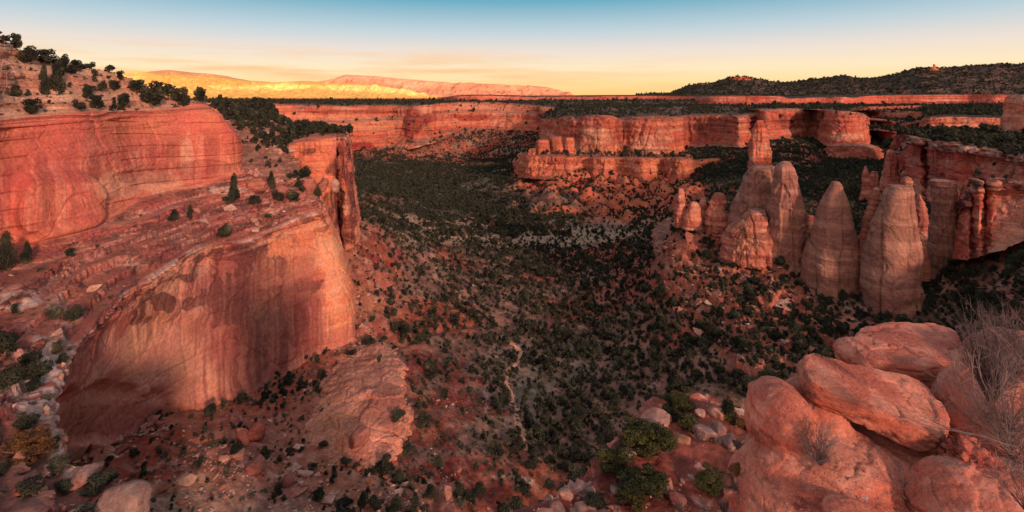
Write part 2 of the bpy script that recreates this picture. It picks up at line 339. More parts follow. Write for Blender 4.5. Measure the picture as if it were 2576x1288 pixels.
# big shallow scars and flakes on the lower face
hq, eq = worley(G, 24, 30, 17, .5); hq2, eq2 = worley(G, 10, 16, 19, .4); dw = dw+1.1*hq+.5*hq2*(fbm(G, 30, 2, 21) > .0)-.4*np.exp(-(eq/.03)**2)
alc = blobmask(G, [(430, 900, 190, 120)], .25); dw = dw*(1-.45*alc)-2.0*alc
alc2 = blobmask(G, [(300, 1040, 190, 70)], .2); dw = dw-3.5*alc2
topband = sm(rs, 2.1, 2.5)*(1-sm(rs, 2.95, 3.1)); dw = dw+topband*1.2*rockd(G, strata=(.9, 3.0), cracks=(.8, 6), rough=(.5, 4), off=8)
db = rockd(G, strata=(.8, 2.6), pillars=(0, 8), cracks=(.4, 6), rough=(.5, 7), off=15, blocks=(.35, 4, .5))
db = db+1.0*(layers(G[..., 2]/3.2+fbm(G, 60, 2, 6)*.5, .9, 40))
rub = sm(u_, 520, 640)*sm(rs, 3.0, 3.2)*(1-sm(rs, 4.9, 5.2)); db = db+rub*1.6*(np.abs(fbm(G, 3.4, 3, 120))**.7-.4)*1.5
du = rockd(G, strata=(.8, 8), pillars=(.3, 15), cracks=(.6, 16), rough=(.8, 17), dip=(.0, -.03), off=22, blocks=(.14, 12, .4))
lh_ = (G[..., 2]+.04*G[..., 1]+fbm(G, 45, 2, 67)*1.6)/5.2; lf_ = lh_-np.floor(lh_); seam = np.exp(-((lf_-.5)/.035)**2)*sm(fbm(G, 18, 2, 69), -.3, .2); du = du-.75*seam
butt = blobmask(G, [(150, 520, 105, 100), (75, 530, 40, 60)], .12); du = du+4.2*np.minimum(butt*1.3, 1)*sm(v_, 415, 470)
over = blobmask(G, [(330, 445, 50, 18), (520, 425, 90, 22), (395, 440, 70, 26)], .3); du = du-1.0*over
brow = sm(rs, 7.05, 7.4)*(1-sm(rs, 7.9, 8.1)); du = du*(1-brow*.2)+brow*1.3*layers(G[..., 2]/1.6+fbm(G, 25, 2, 60)*1.2, .8, 7)
dh = rockd(G, strata=(1.6, 2.6), cracks=(.3, 8), rough=(.8, 10), off=31)
nearb = sm(G[..., 1], 105, 150)
db2 = .5*layers(G[..., 2]/.9+fbm(G, 9, 3, 45)*1.5, .8, 44)+.5*fbm(G, 3.0, 5, 46)+.35*np.sign(fbm(G, 4, 2, 47))
db = db*nearb+db2*(1-nearb)
du *= 1-.55*sm(rs, 6.3, 7.0)*sm(u_, 450, 520)
d = dw*wall+db*bench+du*up+dh*hill
nn = n.copy(); nn[..., 2] *= (.3+.5*bench)
G2 = G+nn*d[..., None]
wz = fbm(G, 34, 3, 401)*1.1
for L_, am in ((2.9, .85), (1.05, .7)):
    h = (G2[..., 2]+wz)/L_; G2[..., 2] += (terrace(h, .62, .95)-h)*L_*am*np.clip(bench+hill*.8, 0, 1)*(.35+.65*sm(fbm(G, 14, 3, 403), -.5, .1))
n2 = normals(G2); n2 = -n2 if fl else n2
# colour
ss = blur(d-blur(blur(d, 5, 0), 5, 1), 1, 0)
cw = rockcol(G2, lin(176, 90, 72), lin(198, 116, 92), lin(214, 152, 124), 3, 9, 30, .35)
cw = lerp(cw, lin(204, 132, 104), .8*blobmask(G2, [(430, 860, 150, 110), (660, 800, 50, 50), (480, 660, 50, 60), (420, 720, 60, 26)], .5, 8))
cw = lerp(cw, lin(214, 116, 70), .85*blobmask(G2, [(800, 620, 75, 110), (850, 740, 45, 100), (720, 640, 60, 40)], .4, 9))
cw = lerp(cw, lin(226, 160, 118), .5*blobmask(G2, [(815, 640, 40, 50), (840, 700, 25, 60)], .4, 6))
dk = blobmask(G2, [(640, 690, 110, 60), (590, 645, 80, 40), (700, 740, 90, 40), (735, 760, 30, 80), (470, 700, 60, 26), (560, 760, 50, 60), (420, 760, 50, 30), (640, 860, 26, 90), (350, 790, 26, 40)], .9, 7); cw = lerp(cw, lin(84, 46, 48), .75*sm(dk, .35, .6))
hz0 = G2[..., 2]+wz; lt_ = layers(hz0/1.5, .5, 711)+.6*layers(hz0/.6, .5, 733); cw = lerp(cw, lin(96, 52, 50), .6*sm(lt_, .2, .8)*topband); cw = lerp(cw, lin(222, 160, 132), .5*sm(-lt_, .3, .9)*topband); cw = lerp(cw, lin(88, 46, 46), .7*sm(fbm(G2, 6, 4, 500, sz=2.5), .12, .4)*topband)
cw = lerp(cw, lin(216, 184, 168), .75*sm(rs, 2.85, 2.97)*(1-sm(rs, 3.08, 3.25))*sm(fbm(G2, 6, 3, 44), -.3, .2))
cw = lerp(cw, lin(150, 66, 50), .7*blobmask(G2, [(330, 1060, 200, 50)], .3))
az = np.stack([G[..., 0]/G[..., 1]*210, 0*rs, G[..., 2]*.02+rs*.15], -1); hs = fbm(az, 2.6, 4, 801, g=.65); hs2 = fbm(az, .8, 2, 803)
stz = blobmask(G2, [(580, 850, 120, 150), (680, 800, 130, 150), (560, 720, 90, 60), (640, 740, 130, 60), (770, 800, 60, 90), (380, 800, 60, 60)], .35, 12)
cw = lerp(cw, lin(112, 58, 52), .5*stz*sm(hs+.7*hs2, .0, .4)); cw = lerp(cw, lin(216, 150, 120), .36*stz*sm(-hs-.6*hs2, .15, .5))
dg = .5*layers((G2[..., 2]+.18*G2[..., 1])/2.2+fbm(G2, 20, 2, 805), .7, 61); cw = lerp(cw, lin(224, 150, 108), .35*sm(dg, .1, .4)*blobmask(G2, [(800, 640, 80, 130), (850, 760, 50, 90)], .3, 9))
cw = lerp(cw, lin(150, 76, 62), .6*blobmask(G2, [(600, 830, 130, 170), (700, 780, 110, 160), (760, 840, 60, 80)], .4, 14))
cb = rockcol(G2, lin(150, 70, 60), lin(178, 90, 72), lin(202, 144, 124), 15, 2.6, 16, .55)
hz = (G2[..., 2]+wz); ly = layers(hz/1.05, .5, 611)+.6*layers(hz/.42, .5, 633); cb = lerp(cb, lin(112, 60, 56), .62*sm(ly, .15, .8)); cb = lerp(cb, lin(212, 152, 130), .6*sm(-ly, .45, 1.0))
cb = lerp(cb, lin(92, 54, 54), .7*sm(fbm(G2, 9, 4, 510, sz=1.6), .08, .35))
soil = sm(n2[..., 2], .72, .93); cb = lerp(cb, lin(160, 88, 68), .6*soil)
pale = blobmask(G2, [(80, 980, 90, 70), (130, 920, 60, 90), (60, 760, 90, 25), (300, 1250, 80, 60), (175, 1140, 60, 40), (130, 1060, 40, 60), (220, 1180, 70, 30), (560, 480, 50, 12)], .5, 5); 
cb = lerp(cb, lin(190, 158, 146), .85*pale*sm(fbm(G2, 2.2, 4, 71), -.5, .1))
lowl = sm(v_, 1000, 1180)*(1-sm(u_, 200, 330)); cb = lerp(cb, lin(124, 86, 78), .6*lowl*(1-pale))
cu = rockcol(G2, lin(198, 88, 64), lin(212, 108, 76), lin(220, 146, 114), 22, 7, 26, .28)
hs = fbm(az, 2.2, 4, 811, g=.65); lo_u = sm(rs, 5.0, 5.2)*(1-sm(rs, 6.0, 6.6)); cu = lerp(cu, lin(120, 58, 50), .38*lo_u*sm(hs, .0, .4)); cu = lerp(cu, lin(226, 150, 116), .35*lo_u*sm(-hs, .1, .4))
bl_ = layers(G2[..., 2]/1.3+fbm(G2, 25, 2, 60)*1.2, .8, 7); cu = lerp(cu, lin(128, 60, 50), .5*brow*sm(bl_, .2, .6))
cu = lerp(cu, lin(226, 150, 116), .7*blobmask(G2, [(470, 395, 16, 60), (400, 460, 60, 30), (300, 470, 70, 30)], .4, 6))
cu = lerp(cu, lin(126, 60, 50), .35*over); cu = lerp(cu, lin(112, 52, 46), .5*seam)  # shade of the overhang hollows put into the colour; bedding seams darker
ch = rockcol(G2, lin(184, 118, 90), lin(200, 144, 114), lin(214, 176, 150), 31, 2.2, 14, .5)
wc = [wall, bench, up, hill]; s_ = sum(wc)+1e-6
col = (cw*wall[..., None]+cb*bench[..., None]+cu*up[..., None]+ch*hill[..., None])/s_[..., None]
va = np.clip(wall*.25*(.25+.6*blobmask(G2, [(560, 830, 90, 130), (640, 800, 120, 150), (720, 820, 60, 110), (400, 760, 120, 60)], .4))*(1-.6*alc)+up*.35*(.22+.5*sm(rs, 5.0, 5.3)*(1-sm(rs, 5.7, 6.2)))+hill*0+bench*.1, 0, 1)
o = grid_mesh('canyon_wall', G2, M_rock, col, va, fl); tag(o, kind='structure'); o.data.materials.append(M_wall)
mi = ((rs[:-1, :-1] < 2.85) | ((rs[:-1, :-1] > 5) & (rs[:-1, :-1] < 7.2))).astype(np.int32).ravel(); o.data.polygons.foreach_set('material_index', mi)
LW = dict(G=G2, n=n2, cs=cs, rs=rs)

# ---------------------------------------------------------------- wooded spur behind the nose
B1 = [[P(560, 470, 252), P(560, 380, 300), P(560, 305, 340), P(545, 270, 390), P(520, 268, 500)],
      [P(660, 505, 258), P(640, 405, 290), P(632, 312, 335), P(612, 277, 390), P(600, 272, 500)],
      [P(745, 510, 263), P(700, 410, 293), P(682, 330, 333), P(676, 294, 385), P(674, 288, 500)],
      [P(785, 512, 270), P(738, 425, 295), P(712, 370, 318), P(735, 322, 390), P(735, 316, 500)],
      [P(806, 520, 275), P(772, 452, 292), P(728, 376, 316), P(800, 336, 392), P(800, 330, 500)],
      [P(818, 545, 277), P(792, 500, 290), P(738, 420, 316), P(838, 345, 395), P(840, 338, 500)]]
B1 = [r[:1]+[r[1], r[2]]+r[3:] for r in B1]; B1.append([q+np.array([3., 3., -25.]) for q in B1[-1]])
_, G2s, n2s, cs_, rs_ = rock_loft('rocky_hillside', B1, M_rock, kind='structure', disp=dict(strata=(1.3, 2.4), pillars=(0, 8), cracks=(.8, 7), rough=(1.6, 8)), L0=2.5, s=12, base=lin(160, 76, 60), alt=lin(186, 98, 74), vam=.15, off=41, soft=3)
SPUR = dict(G=G2s, n=n2s, cs=cs_, rs=rs_)
# ---------------------------------------------------------------- promontory with the split pillar
tp = [(700, 385, 322), (715, 372, 316), (738, 363, 314), (762, 357, 313), (800, 351, 313), (838, 345, 316), (846, 346, 328), (851, 345, 322), (866, 344, 321), (879, 352, 332), (876, 350, 380), (850, 345, 450)]
bs = [(712, 655, 306), (740, 645, 302), (765, 640, 301), (790, 640, 301), (820, 640, 302), (846, 630, 305), (856, 620, 325), (866, 632, 312), (892, 622, 312), (904, 600, 326), (905, 570, 385), (880, 530, 450)]
ctrl = []
for a, b in zip(tp, bs):
    t_ = P(*a); b_ = P(*b); m_ = avg(b_, t_, .55)+np.array([-1.2, .6, 0]); ctrl.append([b_, m_, avg(b_, t_, .9)+np.array([-.3, .2, 0]), t_, t_+np.array([-8., 25., 2.]), t_+np.array([-20., 60., 1.])])
def rc(G, col, va, n, cs, rs):
    u, v = proj(G)
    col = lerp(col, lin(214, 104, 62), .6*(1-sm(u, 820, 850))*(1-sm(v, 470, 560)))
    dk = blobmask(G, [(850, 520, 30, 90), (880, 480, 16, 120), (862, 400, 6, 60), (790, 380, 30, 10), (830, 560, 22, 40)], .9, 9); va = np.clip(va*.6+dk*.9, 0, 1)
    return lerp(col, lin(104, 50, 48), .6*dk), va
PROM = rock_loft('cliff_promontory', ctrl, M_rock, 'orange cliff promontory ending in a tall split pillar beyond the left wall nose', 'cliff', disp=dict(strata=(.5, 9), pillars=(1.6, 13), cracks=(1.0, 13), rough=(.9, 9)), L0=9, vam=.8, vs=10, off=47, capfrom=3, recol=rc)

# ================================================================== FAR CANYON WALLS
tb = [(380, 258, 1250, 400), (540, 258, 1300, 400), (700, 262, 1350, 396), (820, 266, 1380, 388), (900, 265, 1400, 384), (985, 266, 1440, 362), (1012, 268, 1425, 356), (1045, 266, 1400, 352), (1075, 264, 1430, 342), (1110, 260, 1560, 328), (1160, 257, 1640, 322),
      (1230, 258, 1660, 322), (1300, 262, 1620, 324), (1350, 266, 1560, 322), (1365, 270, 1480, 338), (1420, 272, 1460, 338), (1500, 276, 1440, 335), (1560, 280, 1380, 340), (1640, 285, 1350, 340), (1750, 285, 1400, 340)]
ctrl = []
for (a, b, Y, v2) in tb:
    t_ = P(a, b, Y); b_ = P(a, v2+22, Y*.95); m1 = P(a, avg(v2, b, .35), Y*.985); m2 = P(a, avg(v2, b, .62), Y*.993); m3 = P(a, avg(v2, b, .72), Y*1.01)
    ctrl.append([b_, P(a, v2, Y*.975), m1, m2, m3, P(a, avg(v2, b, .95), Y*1.018), t_+np.array([0, Y*.025, 0]), P(a, 255, Y*1.6), P(a, 249.5, Y*2.4)])
def rc(G, col, va, n, cs, rs):
    u, v = proj(G)
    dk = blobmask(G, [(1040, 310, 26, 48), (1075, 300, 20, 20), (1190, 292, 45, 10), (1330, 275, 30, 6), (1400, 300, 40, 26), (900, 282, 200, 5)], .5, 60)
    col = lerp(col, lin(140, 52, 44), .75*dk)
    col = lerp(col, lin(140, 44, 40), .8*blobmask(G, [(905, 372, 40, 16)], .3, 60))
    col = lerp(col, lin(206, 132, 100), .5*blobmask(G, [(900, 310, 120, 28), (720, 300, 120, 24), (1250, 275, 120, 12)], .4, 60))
    flat = sm(rs, 5.6, 6.3); return lerp(col, lin(74, 62, 52), .9*flat), va*(1-flat)
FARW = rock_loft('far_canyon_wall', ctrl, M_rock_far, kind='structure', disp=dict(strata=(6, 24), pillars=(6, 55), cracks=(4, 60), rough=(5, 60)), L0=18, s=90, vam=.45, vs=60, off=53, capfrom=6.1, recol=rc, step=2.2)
# low mesas on the rim plateau, above the far wall
def mesa(name, pts, dY, mat=M_rock_far, capc=lin(70, 62, 52), **k):
    ctrl = []
    for (a, vt, vb, Y) in pts:
        ctrl.append([P(a, vb+2, Y*.98)+np.array([0, 0, -Y*.02]), P(a, vb+1, Y*.995), P(a, avg(vb, vt, .3), Y*.998), P(a, vt, Y), P(a, vt, Y)+np.array([0, dY, dY*.01]), P(a, vt, Y)+np.array([0, dY*2.5, 0])])
    return rock_loft(name, ctrl, mat, disp=dict(strata=(5, 12), pillars=(0, 50), cracks=(3, 60), rough=(5, 60)), L0=12, s=120, vam=.3, vs=80, capfrom=2.9, capcol=capc, step=2.2, **k)
mesa('low_mesa', [(1100, 249, 252, 3300), (1128, 243, 251, 3150), (1150, 240, 252, 3050), (1200, 239, 252, 3000), (1250, 240, 251, 3050), (1300, 241, 252, 3050), (1340, 242, 252, 3100), (1600, 240, 252, 2900), (1700, 241, 252, 2800), (1800, 242, 254, 2600)], 300, label='low flat-topped red mesa on the far rim under the pale mountain', cat='mesa', off=59)
rb = [(1750, 243, 262, 2300), (1800, 241, 262, 2200), (1880, 240, 263, 2150), (1940, 241, 263, 2130), (1968, 242, 262, 2150), (1985, 247, 262, 2350), (2060, 244, 262, 2400), (2120, 243, 262, 2350), (2145, 245, 262, 2400), (2200, 240, 262, 2500), (2320, 238, 258, 2450), (2430, 237, 256, 2400), (2520, 238, 256, 2300), (2700, 238, 256, 2300)]
mesa('red_rim_band', rb, 200, off=61, base=lin(178, 84, 66), alt=lin(196, 106, 84), kind='structure')
STEP = []
for i_, pts_ in enumerate([[(1960, 268, 276, 1800), (2100, 266, 277, 1750), (2200, 268, 278, 1700), (2300, 266, 276, 1700), (2420, 267, 275, 1650), (2540, 266, 274, 1600), (2700, 266, 274, 1600)], [(2185, 285, 297, 1500), (2215, 281, 296, 1400), (2260, 284, 298, 1350), (2300, 280, 294, 1320), (2345, 283, 292, 1300), (2400, 282, 290, 1300)],
                           [(2188, 306, 322, 1250), (2215, 300, 322, 1150), (2250, 304, 324, 1080), (2275, 312, 326, 1060), (2300, 306, 322, 1100), (2330, 304, 318, 1120)], [(2190, 334, 346, 1050), (2225, 328, 350, 960), (2255, 334, 352, 900), (2290, 330, 345, 900), (2320, 326, 340, 900)]]):
    STEP.append(mesa('stepped_ledge', pts_, 60, off=62+i_, base=lin(176, 90, 72), alt=lin(196, 120, 98), kind='structure', capc=lin(150, 98, 82)))
# wooded skyline hills
hp = [(1600, 240), (1695, 234), (1745, 215), (1800, 210), (1830, 200), (1862, 193), (1900, 196), (1930, 204), (2000, 207), (2060, 199), (2105, 194), (2130, 190), (2160, 196), (2230, 194), (2280, 184), (2310, 175), (2340, 168), (2370, 170), (2430, 168), (2500, 161), (2600, 160), (2750, 158)]
ctrl = []
for i, (a, b) in enumerate(hp):
    Y = 4300-i*25
    ctrl.append([P(a, 250, Y*.78), P(a, 243, Y*.84), P(a, avg(240, b, .55), Y*.93), P(a, b+1, Y), P(a, b+1, Y)+np.array([0, 150, -6]), P(a, b+10, Y*1.3)])
def rc(G, col, va, n, cs, rs):
    u, v = proj(G)
    c = lerp(lin(66, 56, 50), lin(104, 80, 68), sm(fbm(G, 60, 5, 91), -.2, .5))
    c = lerp(c, lin(226, 96, 46), .95*blobmask(G, [(1868, 196, 34, 5), (2345, 172, 20, 7)], .3, 40))
    return c, va*0
HILLS = rock_loft('hills', ctrl, M_soil_far, kind='structure', disp=dict(strata=(14, 26), pillars=(30, 170), cracks=(0, 60), rough=(16, 220)), off=67, recol=rc, step=2.4)
# skyline knob of rock
ctrl = []
for k in range(9):
    a = k/8*2*math.pi; c0 = P(2350, 168, 2700)
    f = lambda r, z: c0+np.array([math.cos(a)*r, math.sin(a)*r, z])
    ctrl.append([f(20, -20), f(13, -9), f(6.5, -4), f(5.5, 4), f(5.5, 12), f(3, 14), f(.3, 14)])
rock_loft('rock_stack', ctrl, M_rock_far, 'small square rock knob standing on the wooded skyline ridge', 'rock stack', disp=dict(strata=(.8, 8), cracks=(0, 60), rough=(.9, 10)), base=lin(200, 90, 48), alt=lin(206, 106, 60), off=69, step=1.5, vam=0)
# ---------------------------------------------------------------- distant mountains
def mountain(name, pts, Y, col1, col2, label, amp, off, base_v=247.5, cat='mountain'):
    ctrl = []
    for (a, b) in pts:
        ctrl.append([P(a, base_v, Y*.8), P(a, avg(base_v-1, b, .28), Y*.9), P(a, avg(base_v-1, b, .62), Y*.955), P(a, avg(base_v-1, b, .9), Y*.975), P(a, b, Y), P(a, b, Y)+np.array([0, Y*.03, -20]), P(a, b+20, Y*1.2)])
    G, n, cs, rs, fl = loft(np.array(ctrl), 1.6, .8, 0, 300, soft=1)
    k = np.sin(np.clip(rs/3.7, 0, 1)*math.pi)**.6*(rs < 3.7)
    rid = np.abs(fbm(G, amp*3.2, 3, off, sz=amp*40)); r2 = np.abs(fbm(G, amp*1.1, 2, off+9, sz=amp*20))
    d = k*(amp*2.4*(rid-.35)+amp*.9*(r2-.35))+amp*.2*layers(G[..., 2]/(amp*1.2), .8, off)
    nn = n.copy(); nn[..., 2] *= .5
    G2 = G+nn*d[..., None]
    G2[..., 2] += (rs > 3.4)*fbm(G, amp*4, 4, off+3)*amp*.12
    c = lerp(col1, col2, sm(fbm(G2, amp*9, 4, off+5)*.8+(layers(G2[..., 2]/(amp*1.1), .6, off+7))*.45+.9*(1-sm(rs, .6, 1.9)), -.4, .6))
    o = grid_mesh(name, G2, M_mtn, c, 0*rs, fl, track=False); tag(o, label, cat); return o
mountain('pale_escarpment', [(150, 186), (250, 180), (320, 180), (345, 179), (400, 184), (470, 187), (530, 193), (600, 199), (660, 203), (715, 206), (760, 203), (800, 204), (860, 207), (930, 212), (1000, 222), (1060, 236), (1100, 244)], 15000,
         lin(255, 236, 150), lin(244, 192, 116), 'long sunlit yellow escarpment on the horizon behind the left hill', 150, 71)  # glow of the low sun put into the yellow base colours
mountain('pink_mountain', [(640, 212), (720, 206), (780, 206), (820, 201), (848, 194), (868, 188), (885, 189), (930, 190), (990, 195), (1060, 200), (1120, 205), (1140, 208), (1220, 210), (1300, 214), (1345, 215), (1375, 219), (1405, 227), (1440, 240)], 23000,
         lin(250, 190, 150), lin(238, 164, 130), 'flat-topped pink mountain on the horizon left of centre', 230, 73)
mountain('distant_ridge', [(330, 186), (380, 180), (420, 177), (470, 182), (520, 187), (560, 192), (640, 205), (760, 215)], 32000, lin(240, 176, 130), lin(236, 168, 126), 'faint pink ridge showing just above the yellow escarpment', 200, 75)

# ================================================================== MID BUTTE AND WALLS ON THE RIGHT
ep = [(1360, 300, 1350, 345), (1395, 297, 1150, 360), (1412, 297, 1000, 376), (1440, 295, 950, 380), (1452, 300, 942, 382), (1470, 294, 925, 382), (1500, 291, 905, 384), (1538, 292, 895, 386), (1552, 296, 930, 382), (1566, 298, 945, 378), (1600, 295, 918, 388), (1650, 293, 900, 391), (1700, 295, 900, 391), (1716, 296, 915, 386), (1728, 292, 955, 366), (1780, 288, 930, 358), (1840, 291, 885, 360), (1858, 293, 862, 362), (1872, 292, 872, 362), (1905, 284, 900, 352), (1930, 276, 865, 342), (1990, 274, 920, 340), (2045, 276, 955, 338),
      (2062, 277, 905, 345), (2085, 278, 850, 362), (2125, 279, 825, 376), (2155, 281, 828, 384), (2172, 284, 850, 388), (2180, 290, 930, 378), (2178, 290, 1150, 350), (2150, 282, 1500, 330)]
ctrl = []
for (a, b, Y, v2) in ep:
    t_ = P(a, b, Y); bw = P(a, v2+10, Y*.96); flare = 1.5 if a > 2060 else .6
    ctrl.append([bw, P(a, v2, Y*.975), P(a+flare*2, avg(v2, b, .3), Y*.985), P(a, avg(v2, b, .7), Y*.995), P(a, avg(v2, b, .93), Y), t_+np.array([0, 9, 0]), t_+np.array([0, 60, 0]), P(a, 268, Y*1.5), P(a, 264, Y*2.1)])
def rc(G, col, va, n, cs, rs):
    u, v = proj(G)
    col = lerp(col, lin(212, 150, 120), .6*blobmask(G, [(1640, 352, 70, 12), (1640, 372, 60, 8), (2120, 345, 50, 14), (1500, 340, 30, 20)], .4, 40))
    col = lerp(col, lin(112, 56, 50), .5*blobmask(G, [(1560, 330, 14, 50), (1725, 320, 10, 40), (1790, 325, 50, 20), (1910, 300, 30, 10), (1650, 378, 60, 3), (2010, 305, 60, 22)], .5, 40))  # dark patches, partly shade of the recesses put into the colour
    flat = sm(rs, 5.0, 5.6); return lerp(col, lin(84, 70, 58), .9*flat), va*(1-flat)
EW = rock_loft('butte_wall', ctrl, M_rock_far, kind='structure', disp=dict(strata=(1.5, 14), pillars=(3.4, 34), cracks=(3.0, 38), rough=(2.2, 26)), L0=11, s=45, vam=.5, vs=30, off=83, capfrom=5.2, recol=rc, step=1.9, base=lin(184, 90, 68), alt=lin(204, 118, 84))
# buttress towers at the butte's left end
def spire(name, prof, Y, mat=M_rock, depth=.8, label=None, cat='rock spire', group=None, disp=None, sq=2.6, lean=0, step=2.0, **k):
    """prof: (v, uL, uR) from base to top"""
    ctrl = []; K = 17
    for j in range(K):
        a = 2*math.pi*j/(K-1)+.3; ca, sa = math.cos(a), math.sin(a)
        r = (abs(ca)**sq+abs(sa)**sq)**(-1/sq); row = []
        for i, (v, ul, ur) in enumerate(prof):
            c = P((ul+ur)/2, v, Y); hw = (ur-ul)/2*Y/F/1.12
            row.append([c[0]+ca*r*hw, Y+sa*r*hw*depth+lean*i, c[2]])
        v, ul, ur = prof[-1]; c = P((ul+ur)/2, v-2*200/Y, Y); row.append([c[0]+ca*.25*(ur-ul)/2*Y/F, Y+sa*.2*(ur-ul)/2*Y/F+lean*len(prof), c[2]]); row.append([c[0], Y+lean*len(prof), c[2]])
        ctrl.append(row)
    wm = max(r-l for v, l, r in prof); rj = np.random.default_rng(k.get('off', 1)*3+1); R0 = wm/2*Y/F; c0_ = P((prof[0][1]+prof[0][2])/2, prof[0][0], Y); jl = []
    for _ in range(4): a_ = rj.uniform(-.9, .9)+(math.pi if rj.random() < .5 else 0); jl.append((math.cos(a_), math.sin(a_), rj.uniform(-.75, .75)*R0, rj.uniform(.3, .6), rj.uniform(.5, 1.0)))
    def jf(G):
        d = 0; nz_ = fbm(G, 9, 3, k.get('off', 1), sz=24)*.10*R0
        for (a_, b_, c_, w__, dp) in jl:
            t_ = (G[..., 0]-c0_[0])*a_+(G[..., 1]-c0_[1])*b_-c_+nz_; d = d+R0*.085*dp*(np.sign(t_)*np.minimum(np.abs(t_)/(.5*w__), 1)*.5-1.1*np.exp(-(t_/(w__*.8))**2))
        return d
    xs_ = np.arange(len(prof)+2); ys_ = np.array([min(1, .12+1.1*(r-l)/wm) for v, l, r in prof]+[.15, .05])
    o, G2, n2, cs, rs = rock_loft(name, ctrl, mat, label, cat, group, step=step, sc_=1, sr_=.5, soft=0, dsc=(xs_, ys_), jf=jf, disp=disp or dict(strata=(.45, 4), pillars=(.35, 7), cracks=(.5, 9), rough=(.9, 9)), **k)
    return o
tow = 'towers at the left end of the butte'
for i, (a, b, vt, Y, lb) in enumerate([(1328, 1350, 374, 830, 'low leftmost stub tower'), (1347, 1384, 351, 845, 'rounded twin-headed tower'), (1380, 1420, 343, 860, 'square shouldered tower'), (1415, 1447, 346, 870, 'tower nearest the tall butte wall')]):
    spire('rock_tower', [(402, a-3, b+3), (385, a-1, b+1), (366 if vt < 360 else 384, a, b), (vt+5, a+2, b-2), (vt, a+6, b-5)], Y, M_rock_far, 1.0, lb+' at the left end of the butte', 'rock tower', tow, dict(strata=(1, 9), pillars=(1.5, 16), cracks=(1.5, 20), rough=(1.2, 12)), off=90+i, base=lin(190, 98, 74), alt=lin(208, 124, 90))
# lower cliff tier
lp = [(1290, 420, 900, 444), (1310, 396, 850, 440), (1330, 391, 815, 441), (1375, 392, 800, 444), (1430, 394, 790, 448), (1470, 396, 815, 450), (1520, 396, 780, 450), (1560, 398, 800, 452), (1610, 398, 775, 454), (1660, 399, 800, 454), (1700, 399, 765, 454), (1735, 402, 770, 452), (1752, 406, 800, 440), (1800, 400, 800, 428), (1860, 398, 790, 424), (1900, 396, 790, 420)]
ctrl = []
for (a, b, Y, v2) in lp:
    ctrl.append([P(a, v2+8, Y*.97), P(a, v2, Y*.985), P(a, avg(v2, b, .5), Y*.995), P(a, b+2, Y), P(a, b, Y)+np.array([0, 6, 0]), P(a, b-6, Y+50), P(a, b-14, Y+110)])
LT = rock_loft('lower_cliff_band', ctrl, M_rock_far, kind='structure', disp=dict(strata=(2.2, 8), pillars=(5.5, 16), cracks=(3, 18), rough=(2.5, 15)), L0=7, s=30, vam=.35, vs=25, off=97, capcol=lin(170, 100, 78), capfrom=4, step=1.9, base=lin(188, 96, 72), alt=lin(206, 120, 88))
lp = [(2080, 378, 800, 398), (2100, 366, 790, 402), (2140, 364, 780, 404), (2180, 368, 775, 402), (2205, 374, 790, 398), (2222, 384, 830, 398), (2225, 380, 950, 392)]
ctrl = [[P(a, v2+8, Y*.97), P(a, v2, Y*.985), P(a, b+2, Y), P(a, b, Y)+np.array([0, 8, 0]), P(a, b-6, Y+50)] for (a, b, Y, v2) in lp]
rock_loft('lower_cliff_band', ctrl, M_rock_far, kind='structure', disp=dict(strata=(1.6, 8), pillars=(2.2, 20), cracks=(2, 20), rough=(1.5, 15)), L0=7, s=30, vam=.35, vs=25, off=99, capfrom=3, step=1.9, base=lin(150, 70, 58), alt=lin(176, 92, 72))
# the tall tapering monument
spire('monument_spire', [(446, 1878, 1954), (424, 1882, 1948), (400, 1882, 1943), (375, 1884, 1938), (350, 1887, 1933), (330, 1893, 1929), (312, 1899, 1923), (303, 1905, 1917)], 600, M_rock_far, .7, 'tall tapering rock monument standing free in front of the far right wall', 'rock spire',
      disp=dict(strata=(.9, 14), pillars=(1.6, 16), cracks=(1.6, 18), rough=(2.0, 16)), off=103, base=lin(188, 88, 66), alt=lin(206, 120, 90), vam=.4)
# far right wall pieces
lp = [(2310, 345, 900, 372), (2322, 322, 890, 372), (2335, 298, 880, 372), (2380, 292, 870, 372), (2450, 293, 860, 370), (2520, 294, 850, 368), (2600, 294, 850, 368), (2700, 294, 850, 368)]
ctrl = [[P(a, v2+8, Y*.97), P(a, v2, Y*.985), P(a, avg(v2, b, .5), Y*.995), P(a, b+2, Y), P(a, b, Y)+np.array([0, 8, 0]), P(a, b-10, Y+150), P(a, 262, Y+900)] for (a, b, Y, v2) in lp]
FR = rock_loft('far_canyon_wall', ctrl, M_rock_far, kind='structure', disp=dict(strata=(2.6, 8), pillars=(2.2, 30), cracks=(2, 30), rough=(2.5, 25)), L0=7, s=40, vam=.35, vs=25, off=107, capfrom=4, capcol=lin(84, 66, 56), step=2, base=lin(176, 92, 74), alt=lin(198, 118, 90))
lp = [(2515, 335, 520, 345), (2522, 300, 500, 345), (2527, 250, 490, 345), (2540, 241, 485, 345), (2576, 238, 470, 345), (2640, 236, 460, 345), (2750, 236, 450, 345)]
ctrl = [[P(a, v2+8, Y*.97), P(a, avg(v2, b, .4), Y*.985), P(a, avg(v2, b, .9), Y*.995), P(a, b, Y), P(a+3, b, Y+25), P(a+8, b+1, Y+120)] for (a, b, Y, v2) in lp]
rock_loft('far_canyon_wall', ctrl, M_rock, kind='structure', disp=dict(strata=(.8, 10), pillars=(1.8, 18), cracks=(1.4, 20), rough=(1.0, 12)), L0=9, s=30, vam=.5, vs=14, off=109, capfrom=3.5, step=2.2, base=lin(196, 92, 64), alt=lin(206, 110, 76))

